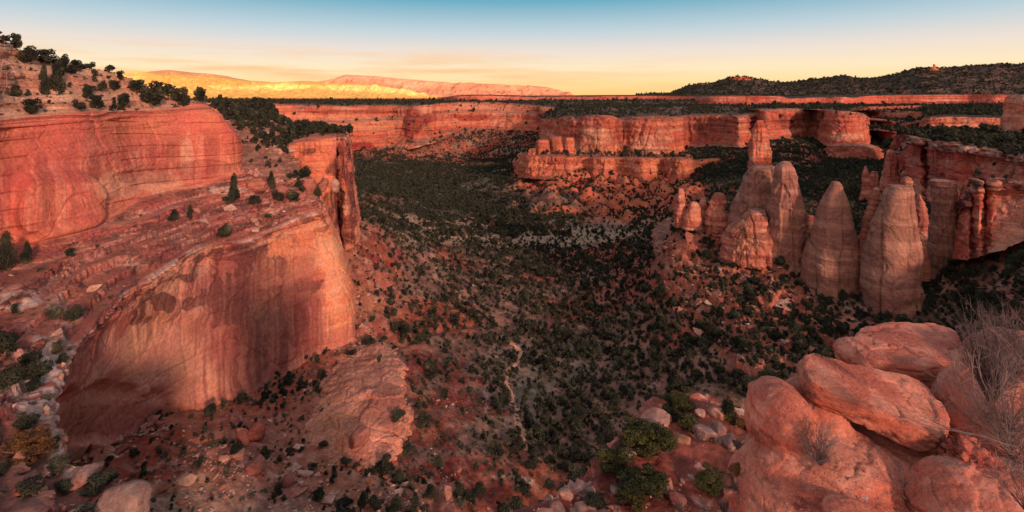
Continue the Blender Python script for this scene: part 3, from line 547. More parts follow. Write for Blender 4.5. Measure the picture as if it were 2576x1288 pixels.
# ---------------------------------------------------------------- right mesa with fluted wall
hp = [(2250, 390, 460, 455), (2268, 370, 430, 462), (2284, 350, 408, 470), (2296, 347, 392, 476), (2318, 350, 384, 480), (2326, 356, 392, 484), (2345, 358, 372, 492), (2372, 362, 362, 500), (2400, 365, 352, 505), (2440, 370, 344, 510), (2480, 376, 336, 515), (2520, 384, 326, 520), (2550, 392, 318, 520), (2576, 400, 310, 520), (2640, 405, 300, 530), (2760, 410, 290, 540)]
ctrl = []
for (a, b, Y, v2) in hp:
    t_ = P(a, b, Y)
    ctrl.append([P(a, v2+25, Y*.95), P(a, v2, Y*.965), P(a, avg(v2, b, .45), Y*.985), P(a, avg(v2, b, .85), Y*.996), P(a, avg(v2, b, .87), Y*.985), P(a, b, Y*.988), t_+np.array([2, 14, 2.]), P(a+10, 346 if a < 2450 else 358, Y+70), P(a+15, 338 if a < 2450 else 345, Y+160), P(a+20, 333, Y+330)])
def rc(G, col, va, n, cs, rs):
    u, v = proj(G)
    cap = sm(rs, 3.7, 4)*(1-sm(rs, 5.1, 5.5)); col = lerp(col, lerp(lin(190, 142, 124), lin(96, 56, 50), sm(fbm(G, 4, 3, 5, sz=1.5), -.2, .3)), .8*cap)
    col = lerp(col, lin(196, 116, 90), .6*(sm(u, 2460, 2540)*(rs < 3.9))); col = lerp(col, lin(158, 104, 84), .5*sm(rs, 5.6, 6.2))
    return col, va*(1-cap)
RM = rock_loft('mesa_wall', ctrl, M_rock, kind='structure', disp=dict(strata=(.7, 5), pillars=(4.2, 11), cracks=(1.6, 10), rough=(.9, 9), blocks=(1.3, 7, 4)), L0=12, s=12, vam=1.0, vs=7, off=113, capfrom=5.6, recol=rc, base=lin(180, 66, 50), alt=lin(196, 92, 68), pa=.3)
grp = 'slender red spires beside the fluted mesa'
spire('red_spire', [(520, 2163, 2192), (470, 2166, 2190), (440, 2169, 2186), (425, 2172, 2182), (418, 2175, 2180)], 395, label='thin leftmost red spire beside the fluted mesa', group=grp, off=121, base=lin(176, 74, 58), alt=lin(192, 92, 70), vam=.6)
spire('red_spire', [(520, 2185, 2212), (480, 2187, 2209), (445, 2189, 2208), (432, 2192, 2205)], 400, label='short red spire between the thin one and the wide one', group=grp, off=122, base=lin(176, 74, 58), alt=lin(192, 92, 70), vam=.6)
spire('red_spire', [(510, 2212, 2268), (460, 2217, 2266), (425, 2221, 2262), (400, 2225, 2258), (384, 2230, 2252), (377, 2235, 2246)], 415, label='wide red spire nearest the fluted mesa', group=grp, off=123, base=lin(176, 78, 60), alt=lin(196, 98, 74), vam=.6, disp=dict(strata=(.6, 7), pillars=(1.6, 10), cracks=(1.0, 10), rough=(1, 9)))
spire('red_spire', [(500, 2262, 2292), (460, 2266, 2292), (440, 2270, 2290), (430, 2274, 2288)], 400, label='low red stub against the foot of the fluted mesa', group=grp, off=124, base=lin(156, 66, 52), alt=lin(176, 84, 64), vam=.6)

# ---------------------------------------------------------------- the beehive domes
CB, CA = lin(150, 92, 72), lin(174, 112, 88)
cd_ = dict(strata=(.14, 2.2), pillars=(.25, 14), cracks=(.08, 16), rough=(1.1, 11), blocks=(.28, 7, 1.6))
dome = 'beehive sandstone domes on the right'
dk = dict(base=CB, alt=CA, pale=lin(200, 140, 112), L0=2.4, s=9, vam=.30, pa=.3, mat=M_dome)
spire('sandstone_dome', [(660, 1860, 1975), (610, 1832, 1962), (560, 1836, 1958), (520, 1852, 1955), (470, 1868, 1953), (440, 1877, 1951), (424, 1886, 1949), (418, 1896, 1945)], 292, depth=1.1, label='broad blunt-topped dome at the left end of the dome row', cat='rock dome', group=dome, off=131, disp=dict(strata=(.2, 4), pillars=(1.4, 10), cracks=(.3, 12), rough=(1.5, 10), blocks=(.7, 7, 2.4)), **dk)
spire('sandstone_dome', [(690, 1922, 2030), (660, 1924, 2024), (638, 1926, 2020), (584, 1934, 2027), (530, 1941, 2026), (476, 1948, 2012), (450, 1952, 2007), (428, 1955, 2001), (414, 1958, 1992), (407, 1968, 1988)], 268, depth=.95, label='tall slab-sided dome with a knobbly crown beside the broad blunt dome', cat='rock dome', group=dome, off=132, disp=dict(strata=(.15, 4), pillars=(.9, 10), cracks=(.25, 12), rough=(.9, 9), blocks=(.55, 8, 2.6)), **dk)
spire('sandstone_dome', [(740, 2016, 2178), (708, 2018, 2172), (660, 2022, 2170), (638, 2028, 2167), (610, 2038, 2160), (584, 2047, 2152), (546, 2058, 2141), (520, 2066, 2134), (497, 2074, 2128), (480, 2083, 2122), (468, 2089, 2118), (457, 2094, 2110)], 250, depth=.95, label='symmetrical beehive dome with a pointed cap, standing clear in the middle of the row', cat='rock dome', group=dome, off=133, disp=cd_, **dk)
spire('sandstone_dome', [(800, 2176, 2306), (770, 2174, 2307), (700, 2173, 2308), (638, 2177, 2307), (584, 2190, 2304), (530, 2208, 2301), (500, 2219, 2298), (487, 2224, 2296), (474, 2232, 2292), (467, 2240, 2288)], 228, depth=.95, label='largest and lowest-reaching beehive dome with a balanced cap rock', cat='rock dome', group=dome, off=134, disp=cd_, **dk)
spire('cap_rock', [(478, 2274, 2290), (470, 2272, 2291), (460, 2271, 2292), (450, 2274, 2290), (446, 2277, 2287)], 229, depth=1, label='small dark boulder balanced on the crown of the largest dome', cat='boulder', off=139, base=lin(130, 74, 60), alt=lin(160, 96, 74), disp=dict(strata=(.2, 1), pillars=(0, 3), cracks=(.15, 3), rough=(.4, 3)), vam=.2, step=1.5)
spire('sandstone_fin', [(700, 2295, 2332), (620, 2298, 2328), (560, 2300, 2325), (520, 2301, 2322), (500, 2304, 2319), (490, 2308, 2315)], 236, depth=1.3, label='narrow upright fin pressed against the right flank of the largest dome', cat='rock fin', off=135, base=lin(156, 84, 64), alt=lin(180, 104, 80), vam=.3)
spire('sandstone_fin', [(640, 2160, 2186), (560, 2176, 2194), (520, 2188, 2204), (480, 2198, 2210), (472, 2202, 2208)], 240, depth=1.2, label='thin fin leaning on the left flank of the largest dome', cat='rock fin', off=136, base=lin(156, 84, 64), alt=lin(180, 104, 80), vam=.3)
spire('sandstone_column', [(740, 2326, 2412), (708, 2328, 2406), (650, 2332, 2404), (600, 2337, 2402), (560, 2342, 2402), (520, 2344, 2401), (480, 2345, 2398), (469, 2346, 2396)], 245, depth=.9, label='square column with a dark flat cap to the right of the largest dome', cat='rock column', off=137, disp=dict(strata=(.3, 4), pillars=(.8, 9), cracks=(.7, 10), rough=(.8, 9)), **dk)
spire('cap_rock', [(471, 2344, 2398), (466, 2341, 2400), (459, 2342, 2400), (454, 2345, 2397)], 245, depth=.9, label='dark flat slab capping the square column', cat='boulder', off=140, base=lin(112, 60, 52), alt=lin(150, 86, 68), disp=dict(strata=(.3, 1.2), pillars=(0, 3), cracks=(.3, 3), rough=(.4, 3)), vam=.3, step=1.6)
spire('sandstone_fin', [(640, 2020, 2056), (590, 2023, 2052), (560, 2027, 2050), (543, 2032, 2047)], 285, depth=1, label='low red fin in the gap between the slab-sided and symmetrical domes', cat='rock fin', off=138, base=lin(150, 66, 52), alt=lin(172, 84, 66), vam=.4)
sg = 'small spires left of the dome row'
sk = dict(base=lin(166, 84, 64), alt=lin(190, 108, 82), vam=.3, L0=3, s=9)
spire('small_spire', [(570, 1690, 1732), (540, 1692, 1728), (510, 1698, 1726), (490, 1703, 1722), (474, 1707, 1718)], 305, label='thin chimney spire farthest left of the dome row', group=sg, off=141, **sk)
spire('small_spire', [(575, 1715, 1770), (545, 1720, 1766), (520, 1730, 1762), (508, 1738, 1754)], 300, label='squat round knob in front of the small chimney spires', group=sg, off=142, **sk)
spire('small_spire', [(560, 1745, 1790), (530, 1752, 1784), (500, 1757, 1778), (482, 1762, 1772)], 308, label='stubby pointed spire behind the squat knob', group=sg, off=143, **sk)
spire('small_spire', [(620, 1765, 1840), (580, 1770, 1834), (540, 1778, 1830), (505, 1788, 1826), (486, 1798, 1818)], 300, label='rough cracked spire between the squat knob and the dome row', group=sg, off=144, disp=dict(strata=(.7, 4), pillars=(1.0, 7), cracks=(.8, 8), rough=(1.4, 8)), **sk)
spire('rock_pedestal', [(655, 1812, 1952), (622, 1815, 1948), (592, 1824, 1940), (566, 1840, 1936), (545, 1862, 1932), (528, 1880, 1926)], 276, depth=1, label='low cracked pedestal in front of the broad blunt dome', cat='rock pedestal', off=145, disp=dict(strata=(.4, 4), pillars=(1.0, 8), cracks=(1.0, 9), rough=(1.8, 9)), **sk)
# the dark-capped wall at the right edge
lp = [(2404, 600, 262, 625), (2412, 520, 240, 628), (2426, 500, 233, 628), (2440, 497, 231, 628), (2446, 470, 236, 625), (2450, 456, 232, 622), (2464, 454, 226, 620), (2478, 456, 232, 618), (2490, 452, 226, 612), (2520, 453, 224, 604), (2550, 456, 222, 590), (2590, 460, 218, 575), (2660, 462, 212, 565), (2760, 465, 206, 560)]
ctrl = []
for (a, b, Y, v2) in lp:
    t_ = P(a, b, Y); ctrl.append([P(a, v2+25, Y*.93), P(a, v2, Y*.95), P(a, avg(v2, b, .45), Y*.975), P(a, avg(v2, b, .8), Y), P(a, avg(v2, b, .83), Y*.985), P(a, b, Y*.988), t_+np.array([1, 5, .3]), t_+np.array([3, 10, -5.]), t_+np.array([4, 14, -30.])])
def rc(G, col, va, n, cs, rs):
    u, v = proj(G)
    cap = sm(rs, 3.6, 3.9)*(1-sm(rs, 5.4, 5.8)); col = lerp(col, lerp(lin(176, 112, 92), lin(62, 34, 34), sm(fbm(G, 4, 3, 5, sz=1.2), -.35, .1)), .85*cap)
    col = lerp(col, lin(196, 128, 100), .7*sm(u, 2490, 2530)*(1-sm(rs, 2.2, 2.9)))
    return col, va*(1-cap)
EDGE = rock_loft('capped_wall', ctrl, M_rock, kind='structure', disp=dict(strata=(.6, 3.5), pillars=(1.3, 8), cracks=(.8, 8), rough=(.8, 8)), L0=8, s=12, vam=.5, vs=6, off=149, capfrom=5.8, recol=rc, base=lin(182, 76, 54), alt=lin(200, 104, 74))
# rocky rib at the foot of the dome pedestal
lp = [(1646, 560, 370, 590), (1648, 592, 345, 640), (1650, 622, 325, 668), (1668, 650, 306, 700), (1690, 680, 290, 735), (1706, 715, 275, 762), (1722, 745, 262, 790), (1760, 765, 250, 815), (1820, 780, 245, 830)]
ctrl = []
for (a, b, Y, v2) in lp:
    ctrl.append([P(a-8, v2+14, Y*.97), P(a-2, v2, Y*.98), P(a+2, avg(v2, b, .6), Y*.99), P(a+8, b, Y), P(a+30, b-4, Y+6), P(a+60, b+4, Y+14)])
rock_loft('ledge_rib', ctrl, M_rock, kind='structure', disp=dict(strata=(1.2, 3), pillars=(1.6, 5), cracks=(1.0, 5), rough=(1.6, 6)), L0=3, s=9, vam=.2, off=151, base=lin(160, 82, 64), alt=lin(186, 112, 88))
# ================================================================== GROUND
CP = [ # u, v, Y of points on the canyon floor and talus
 (600,1288,133),(800,1288,137),(1000,1288,142),(1200,1288,148),(400,1288,128),(1400,1288,152),(1700,1288,150),(2000,1250,150),(2300,1150,150),(2600,1000,150),(2900,900,150),
 (100,1230,140),(230,1195,142),(320,1120,158),(420,1075,172),(520,1035,186),(600,1005,198),(700,945,220),(800,890,238),(905,855,254),
 (480,1180,148),(600,1120,163),(760,1100,172),(760,1000,193),(900,1000,200),(900,1150,166),(1000,1100,180),(880,920,225),(960,900,232),(1020,980,208),
 (1000,1200,160),(1150,1150,172),(1230,1050,195),(1300,1150,173),(1230,930,235),(1300,900,245),(1080,900,240),(1150,1000,208),(1450,1000,210),(1450,900,243),(1600,1000,205),(1600,900,235),
 (905,620,320),(930,560,360),(960,700,305),(920,800,272),(1000,800,282),(1050,700,330),(1100,800,290),(900,520,450),(940,480,600),
 (1300,800,290),(1300,700,352),(1300,620,440),(1300,560,545),(1300,500,730),(1100,620,430),(1100,560,530),(1100,500,700),(1000,560,480),(1000,450,900),(1150,440,1000),(1200,425,1100),(1250,395,1350),(1150,385,1450),(1000,400,1250),
 (900,392,1330),(950,372,1380),(1030,362,1395),(1100,345,1480),(1160,336,1560),(1230,335,1570),(1300,338,1540),(1360,350,1450),(900,430,1000),(880,470,700),
 (1310,440,838),(1400,446,790),(1500,450,775),(1600,455,765),(1700,456,755),(1350,470,760),(1450,500,680),(1600,520,640),(1700,520,600),(1550,570,520),(1650,560,500),(1450,560,540),(1350,530,620),(1280,480,800),
 (1560,640,420),(1450,700,350),(1560,720,330),(1500,800,285),(1630,700,312),(1640,640,350),(1680,780,262),(1660,850,238),(1600,800,270),(1760,900,215),(1740,830,240),
 (1745,430,790),(1800,425,760),(1860,425,640),(1740,380,900),(1850,366,850),(1800,470,560),(1760,480,470),(1700,500,520),(1900,450,560),(1960,430,620),(2000,400,720),(1980,350,860),(2050,350,900),(2040,420,680),(2080,450,600),(2100,410,760),(2160,410,740),(2220,410,760),(2130,470,540),(2160,500,440),
 (1700,560,312),(1760,565,302),(1800,610,292),(1860,640,280),(1960,665,266),(2050,700,256),(2100,712,248),(2180,740,238),(2240,775,226),(2310,715,240),(2370,712,243),(2420,640,236),(2470,625,230),(2540,600,222),(2620,570,212),(2750,550,205),
 (1750,640,285),(1800,700,262),(1850,760,244),(1950,800,228),(2050,830,218),(2150,860,208),(2250,860,205),(2350,800,212),(2450,740,208),(2550,680,200),(2650,640,190),(1900,880,205),(2100,920,190),(2300,920,186),(2500,850,180),(2600,800,172),
 (1990,600,300),(2050,600,290),(2180,560,330),(2180,520,380),(2300,540,330),(2330,520,350),(2420,530,320),(2500,540,300),(2260,480,410),(2600,540,290),
 (2200,395,850),(2260,395,850),(2230,350,1150),(2200,320,1400),(2280,300,1500),(2280,350,1000),(2320,375,880),(2500,375,850),(2250,430,600),(2700,375,840),(2240,275,1900),(2300,275,1900),(2400,275,1900),
 (1000,285,2100),(1300,285,2100),(700,320,1700),(1700,285,2000),(2000,275,2000)]
CP = np.array(CP, float); PW = np.stack([(CP[:, 0]-1288)/F*CP[:, 2], CP[:, 2], -(CP[:, 1]-V0)/F*CP[:, 2]], -1)
FARP = np.array([[-900, 700, -150], [-500, 300, -100], [-600, 1200, -160], [-250, 80, -104], [0, 60, -112], [150, 60, -100], [0, 100, -118], [100, 100, -115], [250, 100, -80], [-60, 25, -104], [60, 25, -110], [-200, 25, -100], [200, 25, -80],
                 [-300, 500, -110], [-220, 420, -100], [-150, 330, -98], [-160, 230, -106]], float)
PW = np.concatenate([PW, FARP])
def par(x, y): return np.stack([x/y*2.2, np.log(y)*2.0], -1)
KP = par(PW[:, 0], PW[:, 1]); Kz = PW[:, 2]
def tps(r2): return .5*r2*np.log(r2+1e-9)
D2 = ((KP[:, None]-KP[None])**2).sum(-1); n_ = len(KP)
A = np.zeros((n_+3, n_+3)); A[:n_, :n_] = tps(D2)+np.eye(n_)*2e-3; A[:n_, n_] = 1; A[:n_, n_+1:] = KP; A[n_, :n_] = 1; A[n_+1:, :n_] = KP.T
sol = np.linalg.solve(A, np.concatenate([Kz, [0, 0, 0]]))
def zfloor(x, y):
    sh = np.shape(x); q = par(np.ravel(x), np.ravel(y)); out = np.empty(len(q))
    for i in range(0, len(q), 40000):
        b = q[i:i+40000]; d2 = ((b[:, None]-KP[None])**2).sum(-1); out[i:i+40000] = tps(d2)@sol[:n_]+sol[n_]+b@sol[n_+1:]
    return out.reshape(sh)
NU, NY = 900, 760
uu = np.linspace(-250, 2830, NU); yy = np.exp(np.linspace(math.log(26), math.log(2050), NY))
Uc, Yc = np.meshgrid((np.linspace(-250, 2830, NU//6)-1288)/F, np.exp(np.linspace(math.log(26), math.log(2050), NY//6)), indexing='ij')
Zc = zfloor(Uc*Yc, Yc)
Tu, Ty = np.meshgrid((uu-1288)/F, yy, indexing='ij')
# bilinear upsample of the smooth base
fi = (np.arange(NU)/(NU-1)*(Uc.shape[0]-1)); fj = (np.arange(NY)/(NY-1)*(Uc.shape[1]-1))
i0 = np.minimum(fi.astype(int), Uc.shape[0]-2); j0 = np.minimum(fj.astype(int), Uc.shape[1]-2); a = (fi-i0)[:, None]; b = (fj-j0)[None]
Z = Zc[i0][:, j0]*(1-a)*(1-b)+Zc[i0+1][:, j0]*a*(1-b)+Zc[i0][:, j0+1]*(1-a)*b+Zc[i0+1][:, j0+1]*a*b
T = np.stack([Tu*Ty, Ty, Z], -1)
P2 = T.copy(); P2[..., 2] = 0
u_, v_ = proj(T)
near = 1-sm(Ty, 500, 1100)
gy, gx = np.gradient(Z, axis=1)/np.gradient(Ty, axis=1), np.gradient(Z, axis=0)/np.maximum(np.gradient(T[..., 0], axis=0), 1e-3)
slope = np.clip(np.hypot(gx, gy), 0, 1.5)
rel = fbm(P2, 55, 5, 3)*(2.2+2*sm(Ty, 400, 900))*near+(1-near)*fbm(P2, 140, 5, 4)*9
rel += -1.6*crease(fbm(P2, 48, 3, 17), .12)*-1*near            # small gullies
rel += fbm(P2, 7, 4, 23)*.55*near*(1+sm(slope, .2, .6))
# fluted talus under the butte and the far wall
gul = np.abs(fbm(T, 26, 3, 29, sz=400))
tal = blobmask(T, [(1510, 492, 275, 68)], .15, 50); rel += tal*(gul-.3)*19
gul2 = np.abs(fbm(T, 60, 2, 33, sz=600)); tal2 = blobmask(T, [(1080, 375, 220, 30)], .1, 90); rel += tal2*(gul2-.3)*24
# ledges on the slope below the domes
led = blobmask(T, [(1850, 730, 200, 120), (2100, 850, 260, 70), (1740, 610, 90, 80), (1900, 880, 120, 60)], .3, 30)
lh = T[..., 2]/3.4+fbm(P2, 22, 3, 35)*1.5; h1_, e1_ = worley(T, 9, 9, 3); h2_, e2_ = worley(T, 3.6, 3.6, 7); rel += led*(np.floor(lh)+sm(lh-np.floor(lh), .6, .9)-lh)*3.4+led*(fbm(P2, 5, 3, 37)*.8+1.5*h1_+.7*h2_)
led2 = blobmask(T, [(2250, 340, 110, 50), (1950, 400, 120, 60)], .2, 90); lh = T[..., 2]/12+fbm(P2, 80, 3, 36); rel += led2*(np.floor(lh)+sm(lh-np.floor(lh), .6, .95)-lh)*10
# pale slickrock hump at the foot of the left wall
hump = blobmask(T, [(905, 1010, 128, 165)], .12, 14)
P3 = T.copy()
TZ = Z+rel
T[..., 2] = TZ
n = normals(T); n = np.where(n[..., 2:3] < 0, -n, n)
# soil colour
cs_ = lerp(lin(116, 84, 72), lin(150, 108, 92), sm(fbm(P2, 16, 5, 61), -.4, .4))
cs_ = lerp(cs_, lin(126, 116, 100), .55*sm(fbm(P2, 60, 4, 63), .05, .5)*(1-sm(slope, .25, .5)))
cs_ = lerp(cs_, lin(164, 78, 58), .8*sm(fbm(P2, 45, 4, 65), .05, .45))
def soil(blobs, c, a, ns=16, noise=.45):
    global cs_
    cs_ = lerp(cs_, c, a*blobmask(T, blobs, noise, ns))
soil([(700,1240,420,90)], lin(166, 116, 98), .6)
soil([(600,1120,330,130),(900,1000,200,140),(930,700,90,160),(330,1150,260,100),(870,870,200,60)], lin(164, 94, 74), .75)
soil([(1150,1010,85,70),(1100,1090,60,60),(1060,930,60,40),(1250,1240,90,40),(1150,1180,100,30),(960,640,60,45)], lin(136, 54, 46), .75, 9, .8)
soil([(300,1160,140,60),(420,1110,120,50)], lin(140, 60, 48), .8)
soil([(1560,640,90,30),(1600,700,70,30),(1360,690,60,26),(1420,760,90,16),(1540,740,70,22),(1700,850,80,30)], lin(160, 72, 56), .7)
soil([(1100,570,120,22),(1150,600,160,16),(1450,590,170,18),(1600,555,110,14),(1340,610,120,14),(1200,470,110,10),(1060,545,60,16)], lin(176, 146, 120), .8, 14)
soil([(1350,450,60,20),(1390,480,50,20),(1500,480,26,34),(1690,480,40,40),(1560,470,60,12),(1330,500,50,18),(1760,460,30,40),(1840,480,30,20)], lin(150, 54, 44), .8, 20, .7)
soil([(1440,520,40,14),(1560,530,50,16),(1380,515,30,16)], lin(206, 110, 76), .7, 12)
soil([(905,378,50,22),(1000,400,40,20)], lin(150, 50, 44), .7, 60)
gr_ = tal*sm(gul, .10, .35); cs_ = lerp(cs_, lin(164, 60, 44), .85*tal); cs_ = lerp(cs_, lin(200, 122, 92), .62*gr_); hb_, eb_ = worley(T, 8, 8, 13); cs_ = lerp(cs_, lin(190, 120, 96), .6*sm(hb_, .1, .5)*led); cs_ = lerp(cs_, lin(120, 66, 54), .5*sm(-hb_, .3, .7)*led)
soil([(1030,375,160,30),(1250,340,120,14)], lin(176, 104, 84), .6, 60)
soil([(1000,470,110,40),(950,430,90,34),(1150,480,160,40),(1200,520,220,26),(1300,500,200,30)], lin(92, 86, 76), .8, 40)
soil([(1210,424,56,8),(1190,432,66,5),(1230,440,40,3),(1290,376,30,3)], lin(118, 116, 112), .9, 60, .15)
soil([(1850,730,190,100),(1750,600,90,60),(2080,860,200,60)], lin(176, 106, 84), .6, 12)
soil([(2130,400,80,30),(2100,405,60,16)], lin(112, 40, 38), .8, 40)
soil([(1330,985,50,26),(1450,880,60,20)], lin(112, 110, 96), .6)
def seg_mask(pts, w_):
    r = np.zeros(T.shape[:2]); u, v = proj(T)
    for (a, b), (c, d) in zip(pts[:-1], pts[1:]):
        L_ = (c-a)**2+(d-b)**2; t = np.clip(((u-a)*(c-a)+(v-b)*(d-b))/L_, 0, 1); dd = np.hypot(u-a-t*(c-a), v-b-t*(d-b))
        r = np.maximum(r, 1-sm(dd+fbm(T, 5, 3, 70)*w_*.6, w_*.5, w_))
    return r
wash = seg_mask([(1225, 1090), (1222, 1000), (1228, 940), (1222, 905), (1290, 880), (1330, 870)], 7); cs_ = lerp(cs_, lin(182, 140, 124), .8*wash)
cs_ = lerp(cs_, lin(196, 160, 140), .8*seg_mask([(1240, 1200), (1290, 1195), (1340, 1215)], 6)); cs_ = lerp(cs_, lin(186, 146, 124), .7*seg_mask([(1020, 545), (1080, 580), (1075, 620), (1100, 660), (1095, 700)], 6))
rk = sm(fbm(P2, 2.6, 4, 81), .12, .4)*(Ty < 420)*(.35+.5*blobmask(T, [(700, 1230, 420, 90), (900, 760, 80, 200)], .3)); cs_ = lerp(cs_, lin(186, 140, 122), .7*rk)
rock_sl = sm(1-n[..., 2], .25, .5); cs_ = lerp(cs_, lin(176, 92, 70), .6*rock_sl)
cs_ *= (1-.3*sm(fbm(P2, 3.0, 4, 83), .1, .5))[..., None]
o = grid_mesh('ground', T, M_soil, cs_, 0*Ty, False); tag(o, kind='structure')
if normals(T)[..., 2].mean() < 0: o.data.flip_normals()
GR = dict(G=T, n=n, u=u_, slope=slope)
# the wider country: one sheet to the horizon under everything
xs = np.array([-60000, -20000, -6000, -2500, -1200, -500, 0, 500, 1200, 2500, 6000, 20000, 60000.]); ys = np.array([-3000, -500, 0, 25, 2000, 4200, 6000, 9000, 14000, 22000, 40000, 70000.])
X, Y_ = np.meshgrid(xs, ys, indexing='ij'); Zp = np.where(Y_ < 2500, -260., np.where(Y_ < 5000, -120., -70.))
G = np.stack([X, Y_, Zp], -1); G, _ = resample(G, [12]*12, 0, 0); G, _ = resample(G, [12]*11, 1, 0)
c = lerp(lin(226, 120, 70), lin(200, 96, 62), sm(fbm(G, 2500, 4, 5), -.3, .3)); o = grid_mesh('plain', G, M_mtn, c, 0*G[..., 0], False, track=False); tag(o, kind='structure')
if normals(G)[..., 2].mean() < 0: o.data.flip_normals()
def ground_at(u, v, ymin=60):
    """first point of the ground seen along a direction"""
    i = int(np.clip(round((u-uu[0])/(uu[1]-uu[0])), 0, NU-1)); col = T[i]; vv = V0-col[:, 2]/col[:, 1]*F
    k = np.where((vv < v) & (col[:, 1] > ymin))[0]
    if len(k) == 0: return None
    k = k[0]; p = col[k].copy(); t_ = (u-1288)/F; p[0] = t_*p[1]; return p
def ground_z(x, y):
    i = (x/y*F+1288-uu[0])/(uu[1]-uu[0]); j = (np.log(y)-math.log(26))/(math.log(2050)-math.log(26))*(NY-1)
    i = np.clip(i, 0, NU-1.001); j = np.clip(j, 0, NY-1.001); a = i-np.floor(i); b = j-np.floor(j); i = np.floor(i).astype(int); j = np.floor(j).astype(int)
    return TZ[i, j]*(1-a)*(1-b)+TZ[i+1, j]*a*(1-b)+TZ[i, j+1]*(1-a)*b+TZ[i+1, j+1]*a*b
# slickrock hump
ctrl = []
hpR = [(1024, 985, 1020), (1010, 930, 1000), (985, 885, 960), (945, 862, 925), (905, 880, 905)]
def hump_mesh():
    H_ = [[(725, 1115), (752, 1062), (790, 990), (830, 925), (860, 890)], [(750, 1110), (800, 1035), (845, 955), (872, 905), (885, 872)], [(828, 1150), (850, 1062), (885, 965), (908, 898), (915, 858)], [(900, 1182), (912, 1092), (930, 985), (940, 900), (942, 850)],
          [(958, 1175), (968, 1100), (980, 1000), (972, 905), (965, 845)], [(988, 1152), (1008, 1075), (1018, 985), (998, 905), (980, 850)], [(1000, 1150), (1022, 1050), (1028, 975), (1010, 920), (990, 860)], [(1006, 1150), (1028, 1050), (1034, 980), (1016, 925), (996, 865)]]
    K_ = [[1.01]*5, [1.0, .99, .985, .99, 1.01], [.995, .97, .965, .98, 1.01], [.99, .96, .95, .975, 1.01], [.985, .955, .945, .975, 1.01], [.985, .955, .95, .98, 1.01], [1.0, .99, .985, .99, 1.02], [1.05, 1.05, 1.05, 1.05, 1.05]]
    out = []
    for r, k_ in zip(H_, K_):
        q = []
        for (a, b), c in zip(r, k_): g = ground_at(a, b); q.append(P(a, b, g[1]*c))
        out.append([q[0]+np.array([0, 0, -6.])]+q+[q[-1]+np.array([0, 8., -5.])])
    return out
def rc(G, col, va, n, cs, rs): return lerp(lerp(col, lin(200, 130, 102), .45), lin(164, 90, 70), .55*sm(fbm(G, 7, 4, 77), .05, .35)), va*.5
rock_loft('slickrock_hump', hump_mesh(), M_rock, 'pale rounded slickrock hump with cracks at the foot of the left wall', 'rock outcrop', disp=dict(strata=(.3, 4), pillars=(1.6, 16), cracks=(1.3, 11), rough=(1.6, 12), blocks=(1.7, 9, 1.1)), base=lin(188, 104, 78), alt=lin(202, 126, 96), L0=4, s=12, vam=.15, off=161, soft=1, recol=rc, capcol=lin(204, 130, 100))
# trail: a thin ribbon laid on the soil
tr = [(1262, 846), (1280, 858), (1300, 878), (1312, 888), (1302, 912), (1276, 938), (1272, 952), (1280, 985), (1288, 1012), (1298, 1030), (1303, 1060), (1312, 1090), (1318, 1120), (1322, 1140)]
pts = [ground_at(*q) for q in tr]; V = []
for i in range(len(pts)-1):
    for t_ in np.arange(8)/8: V.append(pts[i]*(1-t_)+pts[i+1]*t_)
V = np.array(V); V[:, 0] += np.sin(np.arange(len(V))*.45)*.5; d_ = np.gradient(V[:, :2], axis=0); d_ /= np.linalg.norm(d_, axis=1, keepdims=True); nr = np.stack([-d_[:, 1], d_[:, 0]], -1)
R = []
for s_ in (-1.15, -.5, .5, 1.15):
    q = V.copy(); q[:, :2] += nr*s_*(1+.3*np.sin(np.arange(len(V))*1.7))[:, None]; q[:, 2] = ground_z(q[:, 0], q[:, 1])+(.22 if abs(s_) < .6 else .08); R.append(q)
G = np.array(R); o = grid_mesh('path', G, M_soil, lerp(lin(222, 164, 132), lin(206, 142, 112), rng.random(G.shape[:2])), 0*G[..., 0], False, track=False); tag(o, kind='structure')
if normals(G)[..., 2].mean() < 0: o.data.flip_normals()
